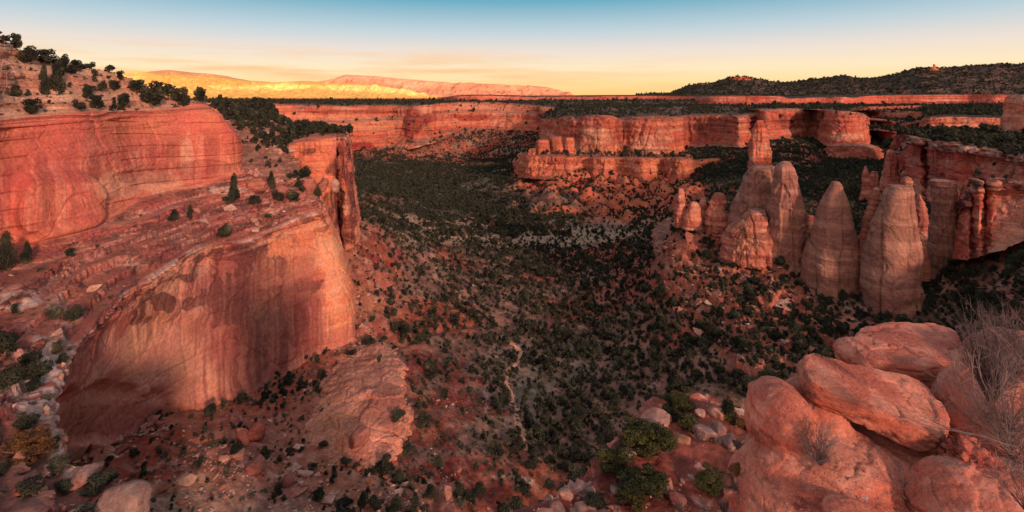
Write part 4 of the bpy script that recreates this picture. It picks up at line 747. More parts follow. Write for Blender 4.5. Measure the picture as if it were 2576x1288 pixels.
# ================================================================== FOREGROUND ROCKS
def ico(bm, c, r, rot=(0, 0, 0), sub=4):
    from mathutils import Euler
    m = Matrix.Translation(Vector(c)) @ Euler(rot).to_matrix().to_4x4() @ Matrix.Diagonal((*r, 1))
    bmesh.ops.create_icosphere(bm, subdivisions=sub, radius=1, matrix=m)
def evald(o):
    dg = bpy.context.evaluated_depsgraph_get(); me = bpy.data.meshes.new_from_object(o.evaluated_get(dg)); return me
FUSED = []
def fused(name, ells, voxel, smooth_it, disp, colfn, mat, label=None, cat=None, group=None, kind=None, cuts=None, amp=1.0):
    bm = bmesh.new()
    for e in ells: ico(bm, e[0], e[1], e[2] if len(e) > 2 else (0, 0, 0))
    me = bpy.data.meshes.new(name); bm.to_mesh(me); bm.free(); o = bpy.data.objects.new(name, me); C.objects.link(o)
    md = o.modifiers.new('r', 'REMESH'); md.mode = 'VOXEL'; md.voxel_size = voxel; md.use_smooth_shade = True
    ms = o.modifiers.new('s', 'SMOOTH'); ms.iterations = smooth_it; ms.factor = .5
    m2 = evald(o); o.modifiers.clear(); o.data = m2; bpy.data.meshes.remove(me)
    n_ = len(m2.vertices); co = np.empty(n_*3, np.float32); m2.vertices.foreach_get('co', co); co = co.reshape(-1, 3).astype(float)
    no = np.empty(n_*3, np.float32); m2.vertices.foreach_get('normal', no); no = no.reshape(-1, 3)
    co2 = co+no*disp(co, no)[:, None]
    m2.vertices.foreach_set('co', co2.astype(np.float32).ravel()); m2.update()
    m2.vertices.foreach_get('normal', nn_ := np.empty(n_*3, np.float32)); nn_ = nn_.reshape(-1, 3)
    a = m2.color_attributes.new('col', 'FLOAT_COLOR', 'POINT'); cc = np.ones((n_, 4), np.float32); cc[:, :3] = colfn(co2, nn_); a.data.foreach_set('color', cc.ravel())
    ALL.append(co2[None]); FUSED.append((co2, nn_.copy()))
    m2.materials.clear(); m2.materials.append(mat); m2.polygons.foreach_set('use_smooth', np.full(len(m2.polygons), True)); m2.name = name
    tag(o, label, cat, group, kind); return o
def PC(u, v, Y): return tuple(P(u, v, Y))
NB1, NB2, NB3 = lin(180, 100, 82), lin(200, 128, 106), lin(154, 78, 64)
def near_col(p, n):
    c = lerp(NB1, NB2, sm(fbm(p, .5, 5, 601), -.4, .4))
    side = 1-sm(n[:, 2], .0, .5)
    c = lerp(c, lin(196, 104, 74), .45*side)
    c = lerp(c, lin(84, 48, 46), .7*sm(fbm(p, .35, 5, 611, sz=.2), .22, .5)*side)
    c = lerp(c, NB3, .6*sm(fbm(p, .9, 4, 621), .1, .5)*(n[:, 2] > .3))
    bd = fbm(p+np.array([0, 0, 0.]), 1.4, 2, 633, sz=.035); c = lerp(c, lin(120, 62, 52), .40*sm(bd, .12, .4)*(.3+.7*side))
    lc = fbm(p, .16, 4, 637)+.5*fbm(p, .9, 2, 639); c = lerp(c, lin(96, 66, 62), .55*sm(lc, .42, .6))
    ck = np.abs(fbm(p, 1.1, 4, 641)); c = lerp(c, lin(70, 36, 32), .65*(1-sm(ck, .0, .016)))
    return lerp(c, lin(214, 160, 140), .3*sm(fbm(p, .25, 5, 631), .1, .5))
def soil_col(p, n):
    c = near_col(p, n); s = sm(n[:, 2], .15, .45)*sm(-5.85-p[:, 2], 0, .2)*np.maximum(blobmask(p, [(2180, 1200, 190, 110), (2260, 1140, 120, 60), (2120, 1270, 130, 60)], .3, .5), .0)
    return lerp(c, lerp(lin(132, 62, 54), lin(160, 84, 70), sm(fbm(p, .12, 5, 641), -.4, .4)), s)
def chip(p):
    h, e = worley(p, .8, .45, 5); h2, e2 = worley(p, .3, .2, 9); return .03*h+.010*h2-.012*np.exp(-(e/.05)**2)
def near_disp(a=.05, s=.7, strat=.03, L0=.22):
    a = a*.55; strat = strat*.5
    return lambda p, n: a*fbm(p, s, 6, 651, g=.5)+.007*fbm(p, .045, 3, 653)+strat*(layers(p[..., 2]/L0+fbm(p, .8, 3, 655)*1.3, .7, 3)+.5*layers(p[..., 2]/L0*3.1+fbm(p, .5, 3, 657), .6, 9))*(1-sm(n[..., 2], .5, .9)*.6)+.5*a*crease(fbm(p, s*1.3, 3, 661), .03)-.022*(1-sm(np.abs(fbm(p, 1.1, 4, 641)), .0, .02))+chip(p)
def base_disp(p, n):
    low = sm(-5.75-p[:, 2], 0, .4)*(.25+1.5*blobmask(p, [(2180, 1200, 190, 110), (2220, 1120, 160, 60), (2120, 1270, 130, 60)], .3, .5))
    lay = layers(p[..., 2]/.13+.25*p[..., 0]+fbm(p, .9, 3, 671)*2.2, .75, 13)+.6*layers(p[..., 2]/.05+fbm(p, .5, 3, 673), .7, 19)
    return near_disp()(p, n)+low*(.045*lay+.06*fbm(p, .35, 5, 675))+.018*np.maximum(fbm(p, .05, 3, 677), 0)*low
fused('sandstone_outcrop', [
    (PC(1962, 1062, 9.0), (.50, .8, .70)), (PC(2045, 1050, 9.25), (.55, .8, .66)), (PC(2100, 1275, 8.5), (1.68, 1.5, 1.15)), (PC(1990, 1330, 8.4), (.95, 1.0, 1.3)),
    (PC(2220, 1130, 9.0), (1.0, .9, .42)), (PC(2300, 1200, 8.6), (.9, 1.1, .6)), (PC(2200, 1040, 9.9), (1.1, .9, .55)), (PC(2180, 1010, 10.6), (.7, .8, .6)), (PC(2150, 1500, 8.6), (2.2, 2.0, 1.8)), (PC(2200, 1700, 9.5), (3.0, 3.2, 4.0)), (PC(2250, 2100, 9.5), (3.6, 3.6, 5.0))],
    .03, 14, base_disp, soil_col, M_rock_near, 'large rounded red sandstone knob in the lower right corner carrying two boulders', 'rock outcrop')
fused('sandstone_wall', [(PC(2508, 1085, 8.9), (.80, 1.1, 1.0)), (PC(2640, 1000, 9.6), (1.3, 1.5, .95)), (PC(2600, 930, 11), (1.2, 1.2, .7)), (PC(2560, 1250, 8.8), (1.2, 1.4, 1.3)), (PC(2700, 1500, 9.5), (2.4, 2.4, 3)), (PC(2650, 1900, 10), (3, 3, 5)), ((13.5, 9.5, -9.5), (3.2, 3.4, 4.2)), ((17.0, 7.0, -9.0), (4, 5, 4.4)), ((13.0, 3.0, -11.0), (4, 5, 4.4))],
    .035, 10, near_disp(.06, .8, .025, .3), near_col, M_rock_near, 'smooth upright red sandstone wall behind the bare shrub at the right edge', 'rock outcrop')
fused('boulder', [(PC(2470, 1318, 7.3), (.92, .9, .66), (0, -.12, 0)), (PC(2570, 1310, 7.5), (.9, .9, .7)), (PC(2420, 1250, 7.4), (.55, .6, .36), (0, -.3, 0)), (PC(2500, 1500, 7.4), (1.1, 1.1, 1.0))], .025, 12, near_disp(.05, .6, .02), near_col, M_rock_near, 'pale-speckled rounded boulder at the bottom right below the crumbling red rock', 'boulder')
fused('boulder', [(PC(2162, 898, 10.9), (.44, .5, .36), (0, 0, .2))], .025, 4, near_disp(.04, .5, .01), near_col, M_rock_near, 'small round boulder tucked behind the left end of the top slab', 'boulder')
fused('boulder', [(PC(2130, 1290, 7.2), (.30, .3, .14), (0, 0, .2)), (PC(2170, 1305, 7.2), (.25, .3, .16))], .02, 4, near_disp(.03, .4, .01), near_col, M_rock_near, 'low red stone at the bottom edge below the red soil', 'boulder')
def crumb_disp(p, n): return .05*(layers(p[..., 2]/.05+.9*p[..., 0]+fbm(p, .3, 3, 701)*1.4, .8, 33))+.07*fbm(p, .14, 4, 703)+.05*np.sign(fbm(p, .1, 2, 705))
def crumb_col(p, n): return lerp(lin(132, 56, 48), lin(176, 92, 74), sm(fbm(p, .12, 4, 707), -.3, .4))
fused('crumbling_rock', [(PC(2450, 1165, 7.8), (.40, .35, .26), (0, .35, 0)), (PC(2480, 1190, 7.7), (.3, .3, .2), (0, .4, 0))], .014, 2, crumb_disp, crumb_col, M_rock_near, 'crumbling layered dark red rock resting on the lower right boulder', 'rock')
# big slabs from their plan outlines
def slab(name, out_uv, plane, thick, dome, label, off, under=.55, seg=150):
    p0, n = plane; n = n/np.linalg.norm(n)
    pts = []
    for (u, v) in out_uv:
        d = P(u, v, 1.0); t_ = (p0@n)/(d@n); pts.append(d*t_)
    pts = np.array(pts); K = len(pts); c0 = pts.mean(0)
    cl = np.concatenate([pts[-2:], pts, pts[:3]]); cl, _ = resample(cl, [max(3, seg//K)]*(len(cl)-1), 0, 1)
    m_ = max(3, seg//K); ring = cl[2*m_:2*m_+K*m_+1]
    rows = []
    for r, h in ((.001, dome), (.2, dome), (.45, dome*.93), (.7, dome*.75), (.9, dome*.55), (.98, .0), (1.015, -thick*.3), (1.01, -thick*.6), (.94, -thick*.88), (.8, -thick), (under, -thick*1.02), (.2, -thick*1.0), (.001, -thick)):
        rows.append(c0+(ring-c0)*r+n*h)
    ctrl = np.array(rows).transpose(1, 0, 2); G, _ = resample(ctrl, [10, 14, 14, 12, 10, 9, 9, 9, 9, 8, 6, 4], 1, 1)
    nn = normals(G); out = (G-c0-n*(-thick/2)); s_ = np.sign((nn*out).sum()); nn = nn*s_
    d = near_disp(.06, 1.3, .02, .2)(G, nn)+.03*fbm(G, .22, 4, off)*(nn@n < .5)
    edge = np.zeros(G.shape[1]); k = np.sin(np.linspace(0, 1, G.shape[1])*math.pi)**.3; G = G+nn*(d*k)[..., None]
    col = near_col(G.reshape(-1, 3), (normals(G)*s_).reshape(-1, 3)).reshape(G.shape)
    o = grid_mesh(name, G, M_rock_near, col, None, s_ < 0); tag(o, label, 'boulder'); return o
slab('boulder', [(2152, 850), (2168, 823), (2240, 813), (2330, 814), (2395, 829), (2428, 868), (2440, 903), (2420, 928), (2340, 926), (2240, 915), (2180, 900), (2152, 880)], (np.array([0, 10., -5.15]), np.array([.02, -.04, 1.])), .50, .05, 'topmost flat rounded boulder of the foreground rock pile', 711)
pa_, pb_, pc_ = P(2020, 900, 9.4), P(2345, 990, 9.25), P(2240, 1045, 8.35); nn_ = np.cross(pb_-pa_, pc_-pa_); nn_ = nn_*np.sign(nn_[2])
slab('boulder', [(2018, 920), (2022, 897), (2048, 889), (2120, 905), (2200, 927), (2288, 948), (2345, 988), (2383, 1045), (2388, 1082), (2360, 1098), (2300, 1078), (2240, 1048), (2150, 1014), (2085, 984), (2036, 955)], (pa_, nn_), .42, .04, 'long tilted slab boulder leaning below the topmost one', 713)

# ------------------------------------------------------------------ ledge with red soil below the viewpoint
def drop(p): return [p+np.array([0, 2.2, -4]), p+np.array([0, 4, -20]), p+np.array([0, 4, -80])]
LC = []
for near_, m1, m2, edge in [((1100, 1500, 22.5), (1150, 1450, 24), (1165, 1380, 26), (1175, 1345, 27)), ((1260, 1500, 22.5), (1270, 1420, 24.5), (1280, 1340, 27), (1290, 1290, 29)), ((1400, 1500, 22.5), (1410, 1400, 25), (1420, 1290, 28.5), (1425, 1238, 30.5)),
                            ((1490, 1500, 22.5), (1500, 1350, 26.5), (1500, 1250, 30), (1502, 1195, 32)), ((1555, 1500, 22.5), (1560, 1300, 28.2), (1556, 1180, 32.5), (1548, 1110, 35.8)), ((1620, 1500, 23), (1630, 1288, 29), (1630, 1150, 34.5), (1622, 1052, 40)),
                            ((1700, 1500, 23), (1710, 1288, 29.5), (1710, 1130, 35.8), (1690, 1024, 42)), ((1800, 1500, 23), (1800, 1288, 30), (1800, 1130, 36), (1790, 1018, 42.5)), ((1880, 1500, 23), (1880, 1288, 30), (1880, 1130, 36), (1880, 1040, 41.5)), ((2050, 1500, 23), (2050, 1288, 29), (2050, 1150, 34), (2050, 1080, 39)), ((2300, 1500, 22), (2300, 1300, 27), (2300, 1200, 31), (2300, 1130, 35))]:
    e_ = P(*edge); LC.append([P(near_[0], near_[1], near_[2]), P(*m1), P(*m2), e_]+drop(e_))
G, n, cs, rs, fl = loft(np.array(LC), 2.2, .8, .6, 240, soft=2)
top = 1-sm(rs, 2.9, 3.15)
d = (rockd(G, strata=(.35, .9), cracks=(.3, 3), rough=(.8, 4), off=171)*(1-top)+top*(.45*fbm(G, 4, 4, 181)+.10*fbm(G, .7, 4, 183)))
G2 = G.copy(); G2[..., 2] += d*top; G2 += n*(d*(1-top))[..., None]
n2 = normals(G2); n2 = n2*np.sign(n2[20:-20, 5:60, 2].mean())
c = lerp(lin(112, 60, 50), lin(140, 80, 66), sm(fbm(G2, 3, 4, 191), -.4, .4)); c = lerp(c, lin(190, 146, 132), .55*sm(fbm(G2, .5, 4, 193), .2, .35)*blobmask(G2, [(1740, 1180, 60, 30), (1700, 1270, 100, 30), (1450, 1270, 120, 30)], .5, 2))
c = lerp(c, lerp(lin(170, 100, 82), lin(204, 164, 148), sm(fbm(G2, 2, 4, 195), -.2, .3)), np.maximum(1-sm(n2[..., 2], .25, .5), sm(rs, 2.75, 2.95)*(fbm(G2, 3, 3, 197) > -.1)))
o = grid_mesh('rocky_ledge', G2, M_soil, c, 0*rs, fl); tag(o, kind='structure'); LEDGE = G2
# ------------------------------------------------------------------ depth buffer of the rock so far
def build_buf():
    ID = []; PT = np.concatenate([g.reshape(-1, 3)[::1] for g in ALL]).astype(np.float32); u, v = proj(PT)
    ok = (u > -20) & (u < 2596) & (v > -10) & (v < 1300) & (PT[:, 1] > 5); PT = PT[ok]; u = u[ok]; v = v[ok]
    cell = ((u+20)//4).astype(np.int64)*340+((v+10)//4).astype(np.int64); o_ = np.lexsort((PT[:, 1], cell)); cell = cell[o_]; first = np.r_[True, cell[1:] != cell[:-1]]
    D = np.full(660*340, 1e9, np.float32); D[cell[first]] = PT[o_][first][:, 1]; Q = np.zeros((660*340, 3), np.float32); Q[cell[first]] = PT[o_][first]
    return D.reshape(660, 340), Q.reshape(660, 340, 3)
DB, QB = build_buf()
def surf_at(u, v):
    i = int((u+20)//4); j = int((v+10)//4); best = None
    for r in range(0, 4):
        s = DB[max(i-r, 0):i+r+1, max(j-r, 0):j+r+1]
        if s.min() < 1e8:
            k = np.unravel_index(np.argmin(s), s.shape); return QB[max(i-r, 0)+k[0], max(j-r, 0)+k[1]].astype(float)
    return None
def visible(p, tol=.035):
    u, v = proj(p); i = np.clip((u+20)//4, 0, 659).astype(int); j = np.clip((v+10)//4, 0, 339).astype(int)
    inn = (u > 2) & (u < 2574) & (v > 2) & (v < 1300)
    d = DB[i, j]
    return inn & (p[..., 1] < d*(1+tol)+2)
# ------------------------------------------------------------------ loose boulders of the near ledge and rim
def rock_geo(seed, sub=4, sq=3.0, rough=.16, flat=0.0):
    bm = bmesh.new(); bmesh.ops.create_icosphere(bm, subdivisions=sub, radius=1); v = np.array([x.co[:] for x in bm.verts]); f = np.array([[q.index for q in x.verts] for x in bm.faces]); bm.free()
    r = (np.abs(v)**sq).sum(1)**(-1/sq); p = v*r[:, None]*.85; rg = np.random.default_rng(seed)
    for _ in range(7):   # broken faces
        nr = rg.normal(size=3); nr /= np.linalg.norm(nr); h = rg.uniform(.55, .85); e = p@nr-h; p = p-np.outer(np.maximum(e, 0)*.92, nr)
    q = p+seed*3.7
    p = p*(1+rough*fbm(q, .8, 4, seed)[:, None]+.03*layers(q[:, 2]/.16+fbm(q, .7, 2, 3), .7, seed)[:, None])
    return p, f
def boulder(u, v, w_, h_, d_, label, col=(196, 150, 134), seed=0, rz=0., mat=None, Y=None, name='boulder', cat='boulder', group=None, sink=.3, tilt=0.):
    b = surf_at(u, v) if Y is None else P(u, v, Y)
    if b is None: return
    s_ = b[1]/F; W__, H__ = w_*s_/2, h_*s_/2*1.1
    p, f = rock_geo(seed, 4 if w_ > 24 else 3, 2.6+seed % 3*.5)
    p = p*np.array([W__, W__*d_, H__]); ct, st = math.cos(tilt), math.sin(tilt); p = np.stack([p[:, 0]*ct+p[:, 2]*st, p[:, 1], -p[:, 0]*st+p[:, 2]*ct], -1)
    cz, sz = math.cos(rz), math.sin(rz); p = np.stack([p[:, 0]*cz-p[:, 1]*sz, p[:, 0]*sz+p[:, 1]*cz, p[:, 2]], -1)
    c1 = lin(*col)*np.array([.80, .74, .72]); q = p+b; cc = lerp(c1*.8, np.minimum(c1*1.12, .9), sm(fbm(q, W__*.8, 4, seed), -.4, .4)); cc = lerp(cc, lin(150, 84, 70), .5*sm(fbm(q, W__*.6, 3, seed+5), .1, .5))
    o = mesh_from(name, p, f, mat or M_rock, cc, 0*p[:, 0]); o.location = (b[0], b[1], b[2]+H__*(1-sink*2)); tag(o, label, cat, group); return o
NBL = [(1638, 1112, 100, 70, .8, 'big pink cracked boulder on the left edge of the red soil ledge', (186, 132, 118), 1), (1655, 1062, 90, 34, .9, 'pale slab at the far edge of the red soil ledge behind the cracked boulder', (190, 142, 122), 2),
       (1800, 1042, 50, 32, .8, 'pale orange boulder at the far tip of the red soil ledge', (206, 150, 122), 3), (1762, 1044, 34, 22, .8, 'flat whitish stone beside the pale orange boulder', (196, 150, 134), 4),
       (1768, 1100, 84, 36, .55, 'whitish rock hump at the back of the red soil, left part', (176, 140, 130), 5), (1808, 1100, 80, 32, .55, 'whitish rock hump at the back of the red soil, middle part', (172, 134, 124), 6), (1838, 1116, 66, 28, .6, 'whitish rock hump touching the big knob', (168, 128, 118), 15),
       (1716, 1110, 44, 26, .9, 'yellowish layered block left of the whitish hump', (190, 142, 104), 7), (1680, 1128, 46, 20, .7, 'low pale rubble block beside the yellowish block', (196, 160, 146), 8), (1580, 1142, 40, 26, .9, 'grey-white rounded boulder behind the twisted juniper', (184, 160, 150), 9),
       (1646, 1204, 36, 22, .8, 'small pink boulder right of the twisted juniper trunk', (186, 112, 96), 10), (1672, 1222, 44, 26, .8, 'cream and pink boulder above the pair of grey shrubs', (200, 140, 120), 11), (1700, 1262, 58, 24, .8, 'smooth flat pink boulder near the bottom edge', (184, 108, 96), 12),
       (1832, 1214, 44, 30, .8, 'square tan block beside the orange bush', (176, 116, 90), 13), (1838, 1246, 46, 32, .8, 'pink rounded boulder against the foot of the big knob', (190, 122, 104), 14), (1782, 1196, 28, 12, .8, 'flat tan stone alone on the red soil', (192, 150, 132), 16), (1783, 1213, 18, 14, .8, 'small square tan stone on the red soil', (186, 142, 118), 17),
       (1718, 1210, 18, 12, .8, 'small grey stone on the red soil', (150, 128, 124), 18), (1736, 1206, 14, 9, .8, 'tiny pinkish stone next to the grey one', (176, 130, 118), 19), (1422, 1246, 44, 26, .8, 'pale boulder at the tip of the lower ledge', (200, 152, 132), 21), (1380, 1256, 30, 14, .8, 'flat pale stone at the end of the lower ledge', (190, 150, 134), 22),
       (1470, 1282, 70, 20, .7, 'long pale slab lying along the bottom edge', (194, 146, 130), 23), (1550, 1236, 40, 18, .8, 'white stone beside the dark leafless shrub', (198, 164, 152), 24), (1490, 1236, 30, 14, .8, 'small white stone above the long pale slab', (196, 160, 148), 25), (1400, 1282, 60, 14, .8, 'thin grey slab at the bottom edge', (150, 112, 100), 26),
       (312, 1296, 150, 84, .8, 'huge whitish dome boulder on the rim at the lower left', (156, 122, 110), 32), (215, 1200, 110, 44, .7, 'whitish ledge block on the rim behind the dome boulder', (170, 132, 120), 31), (116, 1040, 20, 34, .8, 'upright pale block on the rim edge', (198, 166, 152), 33), (124, 1068, 26, 22, .8, 'pale block below the upright one on the rim edge', (196, 160, 146), 34),
       (140, 1062, 24, 22, .8, 'pale block on the very lip of the alcove', (192, 152, 136), 35), (128, 1098, 36, 26, .8, 'whitish block lowest on the rim lip', (190, 158, 146), 36), (48, 906, 22, 46, .8, 'tall pale rock between two rim junipers', (192, 142, 124), 37), (92, 872, 44, 22, .8, 'brown layered boulder beside the rim junipers', (160, 90, 72), 38), (110, 926, 16, 14, .8, 'small orange stone on the pale slickrock path', (190, 130, 106), 39),
       (160, 918, 16, 16, .8, 'pale block wedged in the rim crack, upper', (198, 152, 134), 40), (166, 938, 18, 16, .8, 'pale block wedged in the rim crack, middle', (196, 148, 130), 41), (154, 952, 16, 22, .8, 'pale block wedged in the rim crack, lower', (190, 140, 122), 42),
       (900, 1110, 70, 44, .7, 'tilted slab in front of the pale slickrock hump', (184, 112, 90), 43), (608, 1120, 34, 66, .7, 'upright brown slab on the talus below the streaked wall', (150, 90, 74), 44), (650, 1100, 60, 50, .8, 'blocky red outcrop beside the upright slab', (176, 92, 70), 45),
       (590, 1152, 60, 24, .7, 'long flat block on the talus', (186, 130, 112), 46), (640, 1178, 60, 40, .8, 'leaning pinkish block below the long flat one', (176, 108, 94), 47), (560, 1160, 34, 22, .8, 'pale broken block left of the long flat one', (190, 134, 116), 48), (720, 1216, 46, 24, .8, 'reddish slab on the talus near the bottom', (164, 92, 80), 49), (765, 1226, 24, 20, .8, 'pink block right of the reddish slab', (184, 124, 108), 50)]
for (u, v, w_, h_, d_, lb, col, sd_) in NBL: boulder(u, v, w_, h_, d_, lb, col, sd_, rz=(sd_*1.7) % 3, mat=M_rock, tilt=((sd_*37) % 10-5)*.04)
for (u, v, w_, h_, lb, sd_, tl) in [(650, 470, 54, 34, 'layered red block on the spur, left one', 61, .1), (700, 490, 40, 40, 'layered red block with an undercut on the spur', 62, .15), (775, 480, 60, 50, 'large layered red block on the spur edge', 63, .1), (812, 470, 30, 36, 'leaning red slab at the spur lip', 64, .3), (640, 440, 20, 18, 'pale angular stone on the spur', 65, .2),
                                    (846, 480, 30, 40, 'white knobby rock on the lip above the split pillar', 66, 0), (735, 380, 24, 18, 'whitish boulder half way up the wooded spur', 67, 0), (700, 385, 30, 18, 'pink boulder half way up the wooded spur', 68, 0), (668, 340, 40, 20, 'pale ledge block in the trees of the spur', 69, 0)]:
    boulder(u, v, w_, h_, .9, lb, (184, 108, 88) if sd_ < 65 else (200, 152, 134), sd_, tilt=tl)
# ================================================================== VEGETATION
def crown(seed, n, leaf, K=9, kind='juniper'):
    """leafy triangles of a crown about 1 m high and 1 m wide"""
    r = np.random.default_rng(seed); cs, rs = [], []
    for k in range(K):
        if kind == 'pinyon': z = .15+.8*(k+.5)/K; rad = .42*(1-z)**.7+.05; a = r.uniform(0, 6.28); q = r.uniform(.2, .8)*rad; cs.append([math.cos(a)*q, math.sin(a)*q, z]); rs.append(.09+rad*.45)
        elif n > 8000:
            a = r.uniform(0, 6.28); z = r.uniform(.18, .86); q = r.uniform(.08, .42)*(1-.6*abs(z-.5)); cs.append([math.cos(a)*q, math.sin(a)*q, z]); rs.append(r.uniform(.07, .14))
        else:
            a = r.uniform(0, 6.28); z = r.uniform(.16, .80); q = r.uniform(.05, .34)*(1-.5*abs(z-.4)); cs.append([math.cos(a)*q, math.sin(a)*q, z]); rs.append(r.uniform(.13, .22))
    cs = np.array(cs); rs = np.array(rs); pr = rs**2/(rs**2).sum(); k = r.choice(K, n, p=pr)
    d = r.normal(size=(n, 3)); d /= np.linalg.norm(d, axis=1, keepdims=True); rr = r.uniform(.45, 1.08, (n, 1))**.6
    c = cs[k]+d*rr*rs[k][:, None]*np.array([1.1, 1.1, .95]); c[:, 2] = np.maximum(c[:, 2], .02)
    t1 = r.normal(size=(n, 3)); t1 /= np.linalg.norm(t1, axis=1, keepdims=True); t1 = t1*.8+d*.5; t2 = np.cross(t1, d+r.normal(size=(n, 3))*.5); t2 /= np.linalg.norm(t2, axis=1, keepdims=True)+1e-6
    s = leaf*r.uniform(.6, 1.4, (n, 1)); v = np.stack([c-t1*s*.5-t2*s*.5, c+t1*s*.8, c-t1*s*.3+t2*s*.7], 1).reshape(-1, 3); return v
def tube(path, r0, r1, sides=5):
    path = np.array(path, float); V, Fc = [], []; K = len(path); d = np.gradient(path, axis=0); d /= np.linalg.norm(d, axis=1, keepdims=True)+1e-9
    ref = np.array([.3, .9, .2]); a = np.cross(d, ref); a /= np.linalg.norm(a, axis=1, keepdims=True)+1e-9; b = np.cross(d, a)
    for i in range(K):
        r = r0+(r1-r0)*i/(K-1)
        for j in range(sides): t = 2*math.pi*j/sides; V.append(path[i]+r*(a[i]*math.cos(t)+b[i]*math.sin(t)))
    for i in range(K-1):
        for j in range(sides): j2 = (j+1) % sides; Fc.append([i*sides+j, i*sides+j2, (i+1)*sides+j2, (i+1)*sides+j])
    return np.array(V), np.array(Fc)
def tubes(lst, sides=5):
    V, Fc, o = [], [], 0
    for path, a, b in lst:
        v, f = tube(path, a, b, sides); V.append(v); Fc.append(f+o); o += len(v)
    return np.concatenate(V), np.concatenate(Fc)
def trunk_paths(seed, nb=5, k=1.0):
    r = np.random.default_rng(seed); L_ = []
    p = [np.array([0, 0, -.08])]; 
    for i in range(4): p.append(p[-1]+np.array([r.uniform(-.05, .05), r.uniform(-.05, .05), .14]))
    L_.append((p, .055*k, .02*k))
    for b in range(nb):
        s = p[1+b % 3].copy(); a = r.uniform(0, 6.28); q = [s]
        for i in range(4): q.append(q[-1]+np.array([math.cos(a)*.085, math.sin(a)*.085, r.uniform(.02, .12)])); a += r.uniform(-.5, .5)
        L_.append((q, .028*k, .008*k))
    return L_
def tri_mesh(name, V, mat):
    f = np.arange(len(V)).reshape(-1, 3); me_o = mesh_from(name, V, f, mat, smooth=False); me = me_o.data; bpy.data.objects.remove(me_o); return me
def quad_mesh(name, V, Fc, mat):
    o = mesh_from(name, V, Fc, mat, smooth=True); me = o.data; bpy.data.objects.remove(o); return me
# mesh data: crown meshes by detail
CROWN = {}; TRUNK = {}
for lod, (n, leaf, K) in {'near': (12000, .024, 34), 'mid': (2600, .055, 15), 'far': (420, .115, 9)}.items():
    for s in range(4):
        kd = 'pinyon' if s == 3 else 'juniper'
        CROWN[lod, s] = [tri_mesh('crown', crown(100+s, n, leaf, K if s < 3 else K+4, kd), m) for m in (M_leaf, M_leaf_near, M_leaf_rust)]
        TRUNK[lod, s] = quad_mesh('trunk', *tubes(trunk_paths(200+s, 6 if lod == 'near' else 3), 5 if lod == 'near' else 4), M_bark)
n_ind = [0]
def juniper(p, w_, h_, s, lod, label, group, mat=0, rz=None, parts=True, cat='juniper', name='juniper_tree'):
    t = bpy.data.objects.new(name, None) if parts else bpy.data.objects.new(name, CROWN[lod, s][mat])
    C.objects.link(t); t.location = p; t.rotation_euler = (0, 0, random.uniform(0, 6.28) if rz is None else rz); t.scale = (w_, w_, h_)
    if parts:
        t.empty_display_size = .1
        for nm, me in (('trunk', TRUNK[lod, s]), ('crown', CROWN[lod, s][mat])):
            c = bpy.data.objects.new(nm, me); C.objects.link(c); c.parent = t
    tag(t, label, cat, group); n_ind[0] += 1; return t
taken = []
def mtree(u, v, w_, h_, label, s=None, mat=0, group=None, Y=None, name='juniper_tree', cat='juniper'):
    tt = max(v-V0, 0)/F; hv = h_; h_ = max(h_-w_*tt*.55, .5*w_)
    p = surf_at(u, v-w_*.35*tt) if Y is None else P(u, v, Y)
    if p is None: return
    k = p[1]/F; s = (n_ind[0] % 3) if s is None else s; lod = 'near' if max(w_, h_) > 80 else ('mid' if max(w_, h_) > 26 else 'far')
    p = p-np.array([0, 0, h_*k*.04])
    juniper(p, w_*k*1.1, h_*k*1.12, s, lod, label, group, mat, name=name, cat=cat); taken.append((u, v, w_))
